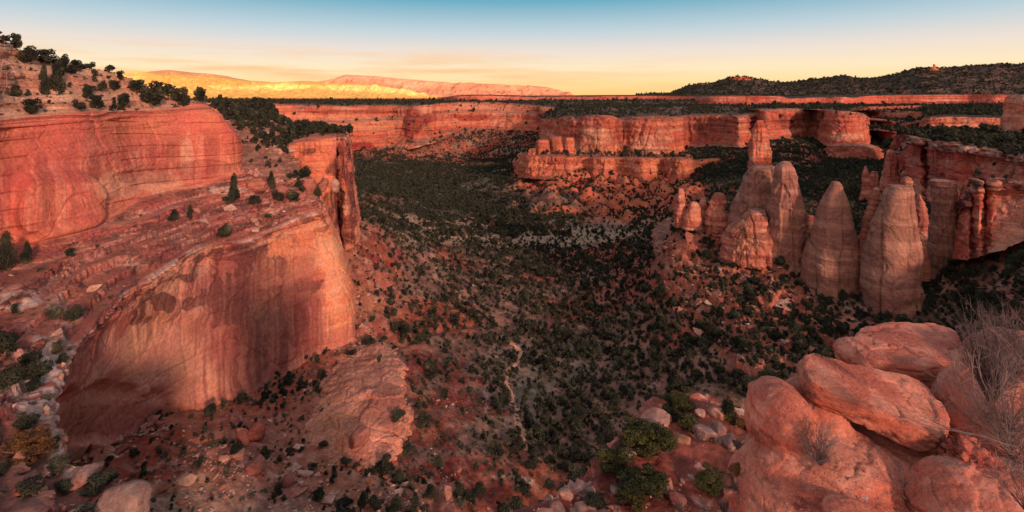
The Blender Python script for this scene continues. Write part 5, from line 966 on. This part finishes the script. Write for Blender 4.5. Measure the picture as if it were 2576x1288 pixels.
# --- trees placed one by one --------------------------------------------
for t in [(12, 905, 70, 84, 'dark juniper cut by the left edge above the rim junipers'), (25, 980, 62, 66, 'broad dark juniper on the rim, lowest of the three beside the pale path'), (78, 924, 46, 50, 'round juniper beside the tall pale rock on the rim'), (85, 992, 38, 50, 'juniper standing on the pale slickrock path'),
          (143, 892, 24, 38, 'small juniper leaning over the rim crack'), (137, 807, 36, 42, 'left of two junipers on the bare bench above the alcove'), (184, 817, 46, 54, 'right and larger of two junipers on the bare bench above the alcove'), (38, 790, 18, 32, 'slim young juniper alone on the pale bench band'),
          (70, 1082, 52, 52, 'dark juniper just above the rusty brown tree'), (129, 1142, 44, 46, 'juniper at the rim lip beside the rusty brown tree'), (140, 1196, 54, 46, 'juniper below the rim lip blocks'), (83, 1252, 66, 54, 'grey-green juniper below the rusty brown tree'),
          (166, 1250, 48, 42, 'small juniper left of the white ledge block'), (258, 1244, 70, 48, 'spreading juniper against the huge white boulder'), (38, 1286, 50, 56, 'dark conical juniper at the bottom left corner', 3), (282, 1286, 62, 40, 'low juniper at the foot of the huge white boulder'), (215, 1254, 30, 24, 'tiny juniper between the white ledge block and the spreading one'),
          (15, 682, 46, 94, 'tall dark juniper at the left edge below the rounded buttress', 3), (70, 662, 24, 52, 'thin grey-green juniper below the rounded buttress', 3), (590, 500, 24, 62, 'tall dark pinyon on the ledges left of the spur blocks', 3), (578, 520, 28, 34, 'bushy juniper at the foot of the tall pinyon'), (477, 552, 14, 36, 'lone slim juniper on the ledges between the two left cliffs', 3),
          (680, 478, 20, 42, 'slender juniper between the layered red blocks', 3), (700, 512, 30, 36, 'juniper on the rubble just under the layered red blocks'), (740, 512, 34, 36, 'juniper on the rubble near the spur lip'), (640, 515, 30, 26, 'round grey bush on the rubble of the spur'), (672, 548, 18, 16, 'small bush by the white rim stones'), (770, 455, 40, 40, 'dark juniper at the spur edge above the layered block'),
          (42, 118, 24, 40, 'tree highest on the hill at the left edge of the sky'), (20, 95, 20, 22, 'bush on the hill crest in the top left corner'), (72, 161, 48, 46, 'dark clump of juniper on the skyline left of the others'), (112, 161, 46, 38, 'second dark juniper on the skyline'), (150, 162, 34, 26, 'low juniper on the skyline between the dark one and the tall one'),
          (175, 160, 26, 38, 'tall airy juniper on the skyline'), (202, 162, 30, 28, 'juniper on the skyline right of the tall airy one'), (230, 167, 30, 18, 'low juniper where the skyline starts to drop'), (277, 177, 26, 18, 'small juniper on the dropping skyline'), (302, 199, 24, 24, 'juniper at the step of the skyline'),
          (109, 236, 24, 70, 'tall narrow juniper on the hill, left of the pair', 3), (142, 229, 32, 64, 'tall narrow juniper on the hill, right of the pair', 3), (78, 286, 48, 40, 'broad round juniper right above the upper left cliff'), (179, 188, 30, 24, 'juniper just under the skyline trees'), (216, 249, 27, 38, 'upright juniper in the middle of the hill'), (241, 273, 32, 38, 'round dark juniper near the cliff brow'),
          (200, 278, 32, 28, 'rounded juniper left of the round dark one on the brow'), (257, 231, 22, 28, 'juniper above the round dark one'), (290, 228, 28, 26, 'juniper under the skyline step'), (310, 271, 30, 36, 'juniper on the brow right of the small one'), (285, 279, 18, 22, 'small juniper on the cliff brow'), (345, 231, 40, 34, 'juniper at the head of the dark row going down to the nose'),
          (382, 268, 52, 66, 'largest dark juniper on the brow near the nose'), (425, 236, 44, 32, 'juniper behind the largest dark one'), (445, 252, 38, 34, 'juniper halfway between the largest dark one and the nose'), (467, 266, 26, 42, 'upright juniper near the nose', 3), (500, 258, 40, 40, 'last dark juniper on the very nose of the upper cliff'), (400, 225, 30, 20, 'juniper top showing behind the dark row')]:
    mtree(*t[:5], s=t[5] if len(t) > 5 else None, mat=0)
mtree(72, 1188, 120, 118, 'large rusty brown and olive tree at the lower left', 1, 2)
mtree(1625, 1188, 160, 120, 'twisted olive-green juniper with a bare grey trunk on the red soil ledge', 1, 1, Y=None)
mtree(1545, 1200, 90, 62, 'low olive juniper under the left side of the twisted one', 2, 1)
mtree(1605, 1290, 150, 105, 'green juniper at the bottom edge in front of the red soil', 0, 1)
mtree(1800, 1262, 92, 74, 'dense rounded olive juniper beside the big knob', 2, 1)
mtree(1712, 1046, 84, 54, 'olive juniper at the far edge of the red soil ledge', 0, 1)
mtree(1690, 1062, 60, 34, 'low green juniper below the far olive one', 2, 1)
mtree(1828, 1066, 46, 64, 'upright young pine beside the big knob at the far edge of the ledge', 3, 1, name='pine_tree', cat='pine')
mtree(1735, 1090, 60, 34, 'green bushy juniper between the cracked boulder and the yellowish block', 1, 1)
mtree(1500, 1288, 60, 30, 'dark juniper poking up at the bottom edge left of the green one', 0, 0)
mtree(1870, 1086, 40, 30, 'rust-tinted bush against the left flank of the big knob', 1, 2, name='bush', cat='bush')
mtree(1848, 1200, 44, 34, 'orange rusty bush beside the square tan block', 0, 2, name='bush', cat='bush')

for t in [(868, 1172, 30, 24, 'bush at the foot of the pale slickrock hump, left of its lowest point'), (812, 1128, 26, 20, 'bush where the pale slickrock hump meets the talus on its left side'), (1000, 1062, 40, 28, 'dark juniper against the right edge of the pale slickrock hump'), (930, 868, 34, 26, 'juniper on the top edge of the pale slickrock hump'), (965, 860, 24, 20, 'small juniper right of the one on top of the pale hump'),
          (958, 1188, 30, 24, 'bush just below the lowest point of the pale slickrock hump'), (880, 895, 28, 24, 'dark juniper at the upper left corner of the pale slickrock hump')]: mtree(*t)
# --- scattered growth -----------------------------------------------------
def scatter(G, n, dens, nz=.55, seed=0):
    a = G[:-1, :-1]; ex = G[1:, :-1]-a; ey = G[:-1, 1:]-a; ar = np.linalg.norm(np.cross(ex, ey), axis=-1)*np.abs(n[:-1, :-1, 2])
    lam = ar*dens[:-1, :-1]*(n[:-1, :-1, 2] > nz); r = np.random.default_rng(seed); k = r.poisson(lam)
    i, j = np.nonzero(k); rep = k[i, j]; i = np.repeat(i, rep); j = np.repeat(j, rep); s, t = r.random(len(i))[:, None], r.random(len(i))[:, None]
    return a[i, j]+ex[i, j]*s+ey[i, j]*t
pools = []       # (points, region key)
Tg = GR['G']; ut, vt = proj(Tg); Yt = Tg[..., 1]; Pf = Tg.copy(); Pf[..., 2] = 0
cl = sm(fbm(Pf, 26, 4, 401), -.45, .35)
nearf = 1-sm(Yt, 500, 1000)
dn = .062*cl+.028
dn = dn*(1-.62*blobmask(Tg, [(560, 1180, 330, 170), (900, 760, 90, 170), (330, 1130, 220, 80), (1150, 1010, 80, 60)], .4, 30))
dn += .07*sm(ut, 1180, 1360)*(1-sm(Yt, 380, 480))
dn += .005*blobmask(Tg, [(700, 1200, 360, 120)], .4)
dn += .065*blobmask(Tg, [(2300, 900, 420, 160), (2500, 700, 200, 160), (1700, 900, 160, 90), (1850, 420, 130, 90), (2150, 450, 110, 60), (2240, 360, 80, 80), (1350, 900, 130, 90), (1400, 1050, 160, 120)], .4, 30)
dn *= 1-.72*blobmask(Tg, [(1230, 830, 90, 22), (1200, 425, 80, 14), (1580, 560, 130, 14), (1120, 568, 100, 14), (1340, 608, 110, 10), (1300, 700, 70, 14), (1350, 975, 60, 40)], .5, 30)
dn *= 1-.9*hump; dn *= 1-.97*np.maximum(seg_mask(tr, 9), .8*wash)
dn += .10*blobmask(Tg, [(2250, 880, 420, 150), (2450, 720, 200, 130)], .4, 30)+.10*sm(Yt, 380, 560)*cl*(1-sm(Yt, 1100, 1500))
dn *= 1-.72*blobmask(Tg, [(1500, 485, 265, 56), (1080, 372, 150, 20)], .3, 60)
dn *= (1-.3*sm(Yt, 600, 1300)); dn *= (ut > -200) & (ut < 2780) & (Yt > 100)
pts = scatter(Tg, GR['n'], dn, .5, 1); pools.append((pts, 'floor'))
G_, n_g, rs_l = LW['G'], LW['n'], LW['rs']; ul, vl = proj(G_)
dl = np.where(rs_l > 8.0, .013, 0)+np.where((rs_l > 3.1) & (rs_l < 4.9), .0025, 0)*(1+4*(G_[..., 1] < 115))
pools.append((scatter(G_, n_g, dl*sm(fbm(G_, 12, 3, 411), -.5, .5)*1.6, .55, 2), 'left'))
G_, n_g, rs_l, c_l = SPUR['G'], SPUR['n'], SPUR['rs'], SPUR['cs']
pools.append((scatter(G_, n_g, .014+.17*sm(rs_l, 1.1, 1.9)*sm(fbm(G_, 14, 3, 413), -.5, .3), .4, 3), 'spur'))
_, G_, n_g, c_, r_ = PROM; pools.append((scatter(G_, n_g, np.where(r_ > 3.4, .04, .0), .4, 14), 'spur'))
_, G_, n_g, c_, r_ = RM; pools.append((scatter(G_, n_g, np.where(r_ > 5.3, .10, .006)*sm(fbm(G_, 14, 3, 415), -.6, .2), .45, 4), 'mesa'))
for st_ in STEP: pools.append((scatter(st_[1], st_[2], np.where(st_[4] > 2.6, .012, .002), .3, 41), 'plateau'))
_, G_, n_g, c_, r_ = EDGE; pools.append((scatter(G_, n_g, np.where(r_ > 5.6, .03, .0), .45, 5), 'mesa'))
_, G_, n_g, c_, r_ = EW; pools.append((scatter(G_, n_g, np.where(r_ > 5.2, .007*sm(2200-G_[..., 1], 0, 900), .001)*sm(fbm(G_, 50, 3, 417), -.6, .2), .4, 6), 'plateau'))
_, G_, n_g, c_, r_ = LT; pools.append((scatter(G_, n_g, np.where(r_ > 4.2, .006, .002), .4, 7), 'plateau'))
_, G_, n_g, c_, r_ = FR; pools.append((scatter(G_, n_g, np.where(r_ > 4.2, .014*sm(1700-G_[..., 1], 0, 500), .002), .4, 8), 'plateau'))
_, G_, n_g, c_, r_ = FARW; pools.append((scatter(G_, n_g, np.where(r_ > 6, .0012*sm(3200-G_[..., 1], 0, 1200), .0012), .4, 9), 'far'))
_, G_, n_g, c_, r_ = HILLS; pools.append((scatter(G_, n_g, .0026+0*r_, .1, 10), 'hills'))
allp, reg, siz = [], [], []
for k, (p, key) in enumerate(pools):
    r = np.random.default_rng(900+k); s = np.exp(r.normal(0, .42, len(p)))*{'floor': 2.1, 'left': 2.6, 'spur': 3.1, 'mesa': 3.2, 'plateau': 4.2, 'far': 6.0, 'hills': 8.0}[key]
    if key == 'floor':
        u, v = proj(p); s *= 1+.15*sm(p[:, 1], 300, 700); s *= 1-.25*blobmask(p, [(560, 1180, 330, 170)], .2)
    allp.append(p); reg += [key]*len(p); siz.append(s)
allp = np.concatenate(allp); siz = np.concatenate(siz); reg = np.array(reg); rr = np.random.default_rng(77)
u, v = proj(allp); keep = (u > -260) & (u < 2840) & (v < 1500)
tk = np.array(taken); 
for (a, b, ww) in taken: keep &= ~((np.abs(u-a) < ww*.45) & (v < b+6) & (v > b-ww*.5) & (reg != 'floor'))
allp, siz, reg, u, v = allp[keep], siz[keep], reg[keep], u[keep], v[keep]
top = allp.copy(); top[:, 2] += siz*.6; vis = visible(top); px = siz/allp[:, 1]*F
LIM = 300-n_ind[0]
order = np.argsort(-(px*vis)); pick = order[:max(LIM, 0)]; rest = np.ones(len(allp), bool); rest[pick] = False
lab = {'left_hill': ('dark juniper bush growing on the sloping hill over the upper left cliff', 'junipers on the hill over the upper left cliff'),
       'left_bench': ('juniper bush rooted among the ledges between the two left cliffs', 'junipers on the ledges of the left wall'), 'rim': ('juniper bush on the rim ground in the lower left', 'junipers on the lower left rim'),
       'spur': ('juniper on the wooded spur between the nose and the split pillar', 'junipers on the wooded spur'), 'talus': ('dark bush on the red boulder talus below the streaked wall', 'bushes on the talus under the left wall'),
       'mesa': ('dark juniper on top of the fluted mesa on the right', 'junipers on the fluted mesa'), 'slope': ('dark juniper on the shaded slope below the domes', 'junipers on the slope below the domes'), 'centre': ('juniper in the open woodland of the canyon floor', 'junipers on the canyon floor'), 'plateau': ('juniper on the plateau above the far walls', 'junipers on the plateau')}
for q in pick:
    k = reg[q]; uu_, vv_ = u[q], v[q]
    if k == 'left': k = 'rim' if vv_ > 820 else ('left_hill' if vv_ < 300 else 'left_bench')
    elif k == 'floor': k = 'talus' if uu_ < 1030 else ('slope' if uu_ > 1640 else 'centre')
    elif k in ('far', 'hills'): k = 'plateau'
    a, b = lab[k]; s = siz[q]; asp = rr.uniform(.75, 1.15); juniper(allp[q], s*1.1, s*asp, int(rr.integers(0, 4)), 'mid' if px[q] > 24 else 'far', a, b, 0, parts=px[q] > 22)
# the rest of the woodland as one mass
def merge(P_, S_, temps, seed, asp=(.7, 1.15)):
    r = np.random.default_rng(seed); idx = r.integers(0, len(temps), len(P_)); out = []
    for t, tv in enumerate(temps):
        m = idx == t
        if not m.any(): continue
        p, s = P_[m], S_[m]; a = r.uniform(0, 6.28, len(p)); ca, sa = np.cos(a), np.sin(a); h = s*r.uniform(*asp, len(p))
        x = tv[None, :, 0]*ca[:, None]-tv[None, :, 1]*sa[:, None]; y = tv[None, :, 0]*sa[:, None]+tv[None, :, 1]*ca[:, None]
        out.append(np.stack([x*s[:, None]+p[:, :1], y*s[:, None]+p[:, 1:2], tv[None, :, 2]*h[:, None]+p[:, 2:3]-.05*h[:, None]], -1).reshape(-1, 3).astype(np.float32))
    return np.concatenate(out)
def stuff_tris(name, V, mat):
    o = mesh_from(name, V, np.arange(len(V)).reshape(-1, 3), mat, smooth=False); tag(o, kind='stuff'); return o
V = []
b1 = rest & (px > 11); b2 = rest & (px <= 11) & (px > 5); b3 = rest & (px <= 5) & (px > 2.6); b4 = rest & (px <= 2.6)
if b1.any(): V.append(merge(allp[b1], siz[b1], [crown(300+s, 230, .15, 8, 'pinyon' if s == 3 else 'juniper') for s in range(4)], 1))
if b2.any(): V.append(merge(allp[b2], siz[b2], [crown(310+s, 70, .26, 6) for s in range(4)], 2))
V.append(merge(allp[b3], siz[b3], [crown(320+s, 22, .5, 4) for s in range(4)], 3))
V.append(merge(allp[b4], siz[b4], [crown(325+s, 9, .75, 3) for s in range(4)], 3))
V = np.concatenate(V); stuff_tris('juniper_woodland', V, M_leaf)
print('TREES', len(allp), 'big', b1.sum(), 'mid', b2.sum(), 'small', b3.sum(), 'tris', len(V)//3, 'placed', n_ind[0], 'pxmin', px[pick].min() if len(pick) else 0)
# low sage brush
dn = .045*(1-sm(Yt, 330, 520))*sm(fbm(Pf, 10, 4, 431), -.5, .5)*(ut > -150) & (ut < 2700) if False else .16*(1-sm(Yt, 420, 760))*sm(fbm(Pf, 10, 4, 431), -.5, .5)*((ut > -150) & (ut < 2700))*(Yt > 110)
bp_ = scatter(Tg, GR['n'], dn, .5, 21)
bl = scatter(LW['G'], LW['n'], np.where(LW['rs'] > 8, .05, np.where((LW['rs'] > 3.1) & (LW['rs'] < 4.9), .02*(1+3*(LW['G'][..., 1] < 130)), 0)), .5, 22)
bq = np.concatenate([bp_, bl]); sz_ = np.exp(np.random.default_rng(5).normal(0, .3, len(bq)))*1.1; ub, vb = proj(bq); m = (ub > -150) & (ub < 2700) & (vb < 1500); bq, sz_ = bq[m], sz_[m]; pb = sz_/bq[:, 1]*F
V = [merge(bq[pb > 9], sz_[pb > 9], [crown(330+s, 160, .14, 7) for s in range(3)], 4, (.5, .8)), merge(bq[pb <= 9], sz_[pb <= 9], [crown(340+s, 16, .5, 3) for s in range(3)], 5, (.5, .8))]
V = np.concatenate(V); stuff_tris('sagebrush', V, M_brush); print('BRUSH', len(bq), len(V)//3)
# --- rubble ------------------------------------------------------------------
def hull(seed):
    r = np.random.default_rng(seed); bm = bmesh.new()
    for _ in range(11): bm.verts.new(r.normal(size=3)*np.array([1, .8, .55])*.5)
    bmesh.ops.convex_hull(bm, input=bm.verts); bmesh.ops.triangulate(bm, faces=bm.faces); bm.verts.ensure_lookup_table(); bm.normal_update()
    T_ = np.array([[v_.co[:] for v_ in f.verts] for f in bm.faces if len(f.verts) == 3]).reshape(-1, 3); bm.free(); return T_
HU = [hull(50+s) for s in range(7)]
rm = sm(fbm(Pf, 18, 4, 441), -.3, .5)
dr = .16*blobmask(Tg, [(1850, 730, 200, 120), (1740, 610, 90, 80)], .3, 20)*(Yt < 420)+(.03+.55*blobmask(Tg, [(700, 1230, 430, 110), (560, 1130, 160, 70), (900, 820, 80, 90)], .3, 20)+.18*blobmask(Tg, [(1850, 760, 200, 120), (2100, 880, 240, 80), (1080, 1150, 160, 130)], .3, 20))*rm*(1-sm(Yt, 280, 400))*(Yt > 118)*((ut > 0) & (ut < 2650))
rp = scatter(Tg, GR['n'], dr, .3, 31); r_ = np.random.default_rng(6); rsz = .35+r_.pareto(2.6, len(rp))*.55; rsz = np.minimum(rsz, 4.2); ur_, vr_ = proj(rp); rsz *= 1+.5*blobmask(rp, [(1850, 720, 200, 120), (1740, 610, 90, 80)], .2, 20)
al = scatter(LW['G'], LW['n'], np.where((LW['rs'] > 3.0) & (LW['rs'] < 5.0), .03+.14*(ul > 560)*(LW['rs'] > 3), 0), .25, 32); rp2 = al; rs2 = np.minimum(.4+r_.pareto(2.4, len(al))*.6, 3.6)
sp = scatter(SPUR['G'], SPUR['n'], .10+0*SPUR['rs'], .25, 33); rs3 = np.minimum(.5+r_.pareto(2.2, len(sp))*.7, 4.5)
lg = scatter(LEDGE, normals(LEDGE)*np.sign(normals(LEDGE)[..., 2].mean()), .9+0*LEDGE[..., 0], .5, 34); rs4 = .06+np.minimum(r_.pareto(2.2, len(lg))*.09, .9)
# fallen blocks in the alcove
av_ = scatter(Tg, GR['n'], .35*blobmask(Tg, [(250, 1120, 90, 34), (330, 1085, 90, 22), (210, 1150, 60, 26)], .2, 10), .3, 35); rs5 = np.minimum(.9+r_.pareto(2.5, len(av_))*.7, 3.6)
RP = np.concatenate([rp, rp2, sp, lg, av_]); RS = np.concatenate([rsz, rs2, rs3, rs4, rs5]); kind_ = np.concatenate([np.full(len(rp), 0), np.full(len(rp2), 1), np.full(len(sp), 2), np.full(len(lg), 3), np.full(len(av_), 4)])
ur, vr = proj(RP); pxr = RS/RP[:, 1]*F; tpp = RP.copy(); tpp[:, 2] += RS*.4; vs_ = visible(tpp, .02)
m = (ur > -100) & (ur < 2680) & (vr < 1400) & (pxr > 1.2); RP, RS, kind_, pxr, vs_, ur, vr = [x[m] for x in (RP, RS, kind_, pxr, vs_, ur, vr)]
od = np.argsort(-(pxr*vs_))[:230]; rst = np.ones(len(RP), bool); rst[od] = False
rcol = [lin(176, 112, 92), lin(196, 144, 124), lin(160, 88, 70), lin(150, 96, 84)]
HM = []
for i_, h in enumerate(HU):
    for c_ in rcol[:3]:
        o = mesh_from('rock', h, np.arange(len(h)).reshape(-1, 3), M_rock, np.tile(c_, (len(h), 1)), np.zeros(len(h)), smooth=False); HM.append(o.data); bpy.data.objects.remove(o)
rl = {0: ('angular fallen rock on the talus and slopes of the canyon floor', 'fallen rocks on the talus'), 1: ('angular rock lying on the ledges of the left wall', 'rocks on the left wall ledges'), 2: ('angular rock lying among the trees of the spur', 'rocks on the wooded spur'), 3: ('stone lying on the red soil ledge', 'stones on the red soil ledge'), 4: ('fallen block heaped inside the shaded alcove', 'fallen blocks in the alcove')}
for q in od:
    o = bpy.data.objects.new('rock', HM[int(rr.integers(0, len(HM)))]); C.objects.link(o); o.location = RP[q]+np.array([0, 0, RS[q]*.12]); o.scale = [RS[q]*.8]*3; o.rotation_euler = (rr.uniform(-.4, .4), rr.uniform(-.4, .4), rr.uniform(0, 6.28)); a, b = rl[int(kind_[q])]; tag(o, a, 'rock', b)
V = merge(RP[rst]+np.stack([0*RS[rst]]*2+[RS[rst]*.1], -1), RS[rst]*.85, HU, 8, (.6, 1.1)); nT = len(V)//3
tc_ = np.repeat(np.random.default_rng(9).random(nT//6+2), 6)[:nT]; cc = lerp(lin(156, 92, 76), lin(206, 160, 142), np.repeat(tc_, 3)[:len(V)]**1.3)
o = mesh_from('rubble', V, np.arange(len(V)).reshape(-1, 3), M_rock, cc, 0*V[:, 0], smooth=False); tag(o, kind='stuff'); print('RUBBLE', len(RP), nT)

kp, kn = FUSED[0]; mk = blobmask(kp, [(2180, 1200, 190, 110), (2260, 1140, 120, 60), (2120, 1270, 130, 60)], .3, .5)*(kn[:, 2] > .35); ii = np.nonzero(mk > .5)[0]; ii = np.random.default_rng(3).choice(ii, min(1500, len(ii)), False)
gs = .012+np.minimum(np.random.default_rng(4).pareto(2.4, len(ii))*.012, .07); V = merge(kp[ii], gs, HU, 12, (.6, 1.1)); cc = lerp(lin(150, 84, 70), lin(206, 156, 140), np.repeat(np.random.default_rng(9).random(len(V)//6+2), 6)[:len(V)])
o = mesh_from('gravel', V, np.arange(len(V)).reshape(-1, 3), M_rock, cc, 0*V[:, 0], smooth=False); tag(o, kind='stuff')
# --- bare shrubs -------------------------------------------------------------
def twig_shrub(seed, stems, length, spread, up, thick, kids=5, levels=2, sides=3, seg=7, wob=.10):
    r = np.random.default_rng(seed); L_ = []
    def grow(p, d, ln, th, lv):
        path = [p]; k = seg if lv == levels else max(4, seg-2)
        for i in range(k):
            d = d+r.normal(size=3)*wob+np.array([0, 0, up*.06]); d /= np.linalg.norm(d); path.append(path[-1]+d*ln/k)
        L_.append((path, th, th*.35))
        if lv > 0:
            for _ in range(kids):
                i = int(r.integers(1, k)); dd = d+r.normal(size=3)*.55; dd /= np.linalg.norm(dd); grow(path[i], dd, ln*r.uniform(.3, .6), th*.55, lv-1)
    for _ in range(stems):
        a = r.uniform(0, 6.28); s = r.uniform(0, spread); d = np.array([math.cos(a)*s, math.sin(a)*s, 1.]); d /= np.linalg.norm(d); grow(np.array([math.cos(a)*.04*length, math.sin(a)*.04*length, 0]), d, length*r.uniform(.6, 1.1), thick, levels)
    return tubes(L_, sides)
def shrub(p, label, seed, mat, **k):
    V, Fc = twig_shrub(seed, **k); o = mesh_from('bare_shrub', V, Fc, mat, smooth=True); o.location = p; tag(o, label, 'shrub'); return o
shrub(P(2062, 1165, 8.0), 'leafless grey shrub rooted in the crack of the big red knob', 3, M_twig, stems=34, length=.55, spread=.9, up=.5, thick=.006, kids=5)
shrub(P(2064, 1172, 7.95), 'dark grassy tuft at the root of the leafless grey shrub', 4, M_twig_dark, stems=90, length=.22, spread=.8, up=-.2, thick=.004, kids=1, levels=1)
shrub(P(2492, 1010, 7.6), 'tall broom-like bare shrub with many upright dark stems at the right edge', 5, M_twig_dark, stems=120, length=1.1, spread=.46, up=.6, thick=.0065, kids=4, levels=1, seg=8, wob=.06)
shrub(P(2545, 960, 7.9), 'second broom-like bare shrub standing behind the tall one at the right edge', 15, M_twig_dark, stems=70, length=1.0, spread=.6, up=.6, thick=.006, kids=4, levels=1, seg=8, wob=.08)
shrub(P(2530, 1120, 6.9), 'low dark bushy shrub between the broom-like one and the dead one', 16, M_twig_dark, stems=110, length=.62, spread=1.0, up=.3, thick=.004, kids=5, levels=1, seg=7, wob=.12)
shrub(P(2560, 1160, 5.6), 'sprawling silver-grey dead shrub with crooked twigs at the right edge', 6, M_twig, stems=20, length=1.15, spread=1.3, up=.5, thick=.009, kids=5, levels=2, seg=9, wob=.16)
shrub(P(2600, 950, 6.6), 'sparse pale twigs reaching into the picture from the top of the right edge', 7, M_twig, stems=12, length=1.0, spread=.9, up=.8, thick=.0055, kids=5, levels=2, seg=9, wob=.14)
shrub(P(2590, 1290, 5.4), 'tangled brown shrub in the bottom right corner', 8, M_twig_dark, stems=22, length=.75, spread=1.2, up=.4, thick=.004, kids=5, levels=2, wob=.16)
shrub(P(2270, 1230, 7.6), 'thin dark dry weed on the red soil in the shade of the boulders', 9, M_twig_dark, stems=14, length=.42, spread=.8, up=.5, thick=.003, kids=3)
for i, (u_, v_, w_, lb) in enumerate([(1786, 1092, 34, 'ball-shaped grey shrub on top of the whitish hump'), (1757, 1108, 32, 'grey shrub left of the ball-shaped one'), (1822, 1102, 18, 'small grey shrub on the right of the whitish hump'), (1804, 1120, 26, 'grey shrub in front of the whitish hump'), (1855, 1128, 34, 'grey shrub between the whitish hump and the big knob'),
                                      (1680, 1246, 46, 'blue-grey shrub above the smooth flat pink boulder'), (1712, 1286, 46, 'blue-grey shrub at the bottom edge under the pink boulder'), (1775, 1288, 50, 'grey spiky shrub at the bottom edge left of the knob'), (1480, 1262, 80, 'dark leafless bushy shrub on the lower ledge'), (1850, 1236, 30, 'grey twiggy shrub behind the rounded olive juniper'), (1820, 1290, 50, 'spiky grey shrub at the foot of the knob')]):
    b = surf_at(u_, v_)
    if b is None: continue
    k = b[1]/F*w_; shrub(b, lb, 20+i, M_twig if i != 8 else M_twig_dark, stems=46, length=k*.62, spread=1.1, up=.1, thick=.010, kids=4, levels=1)
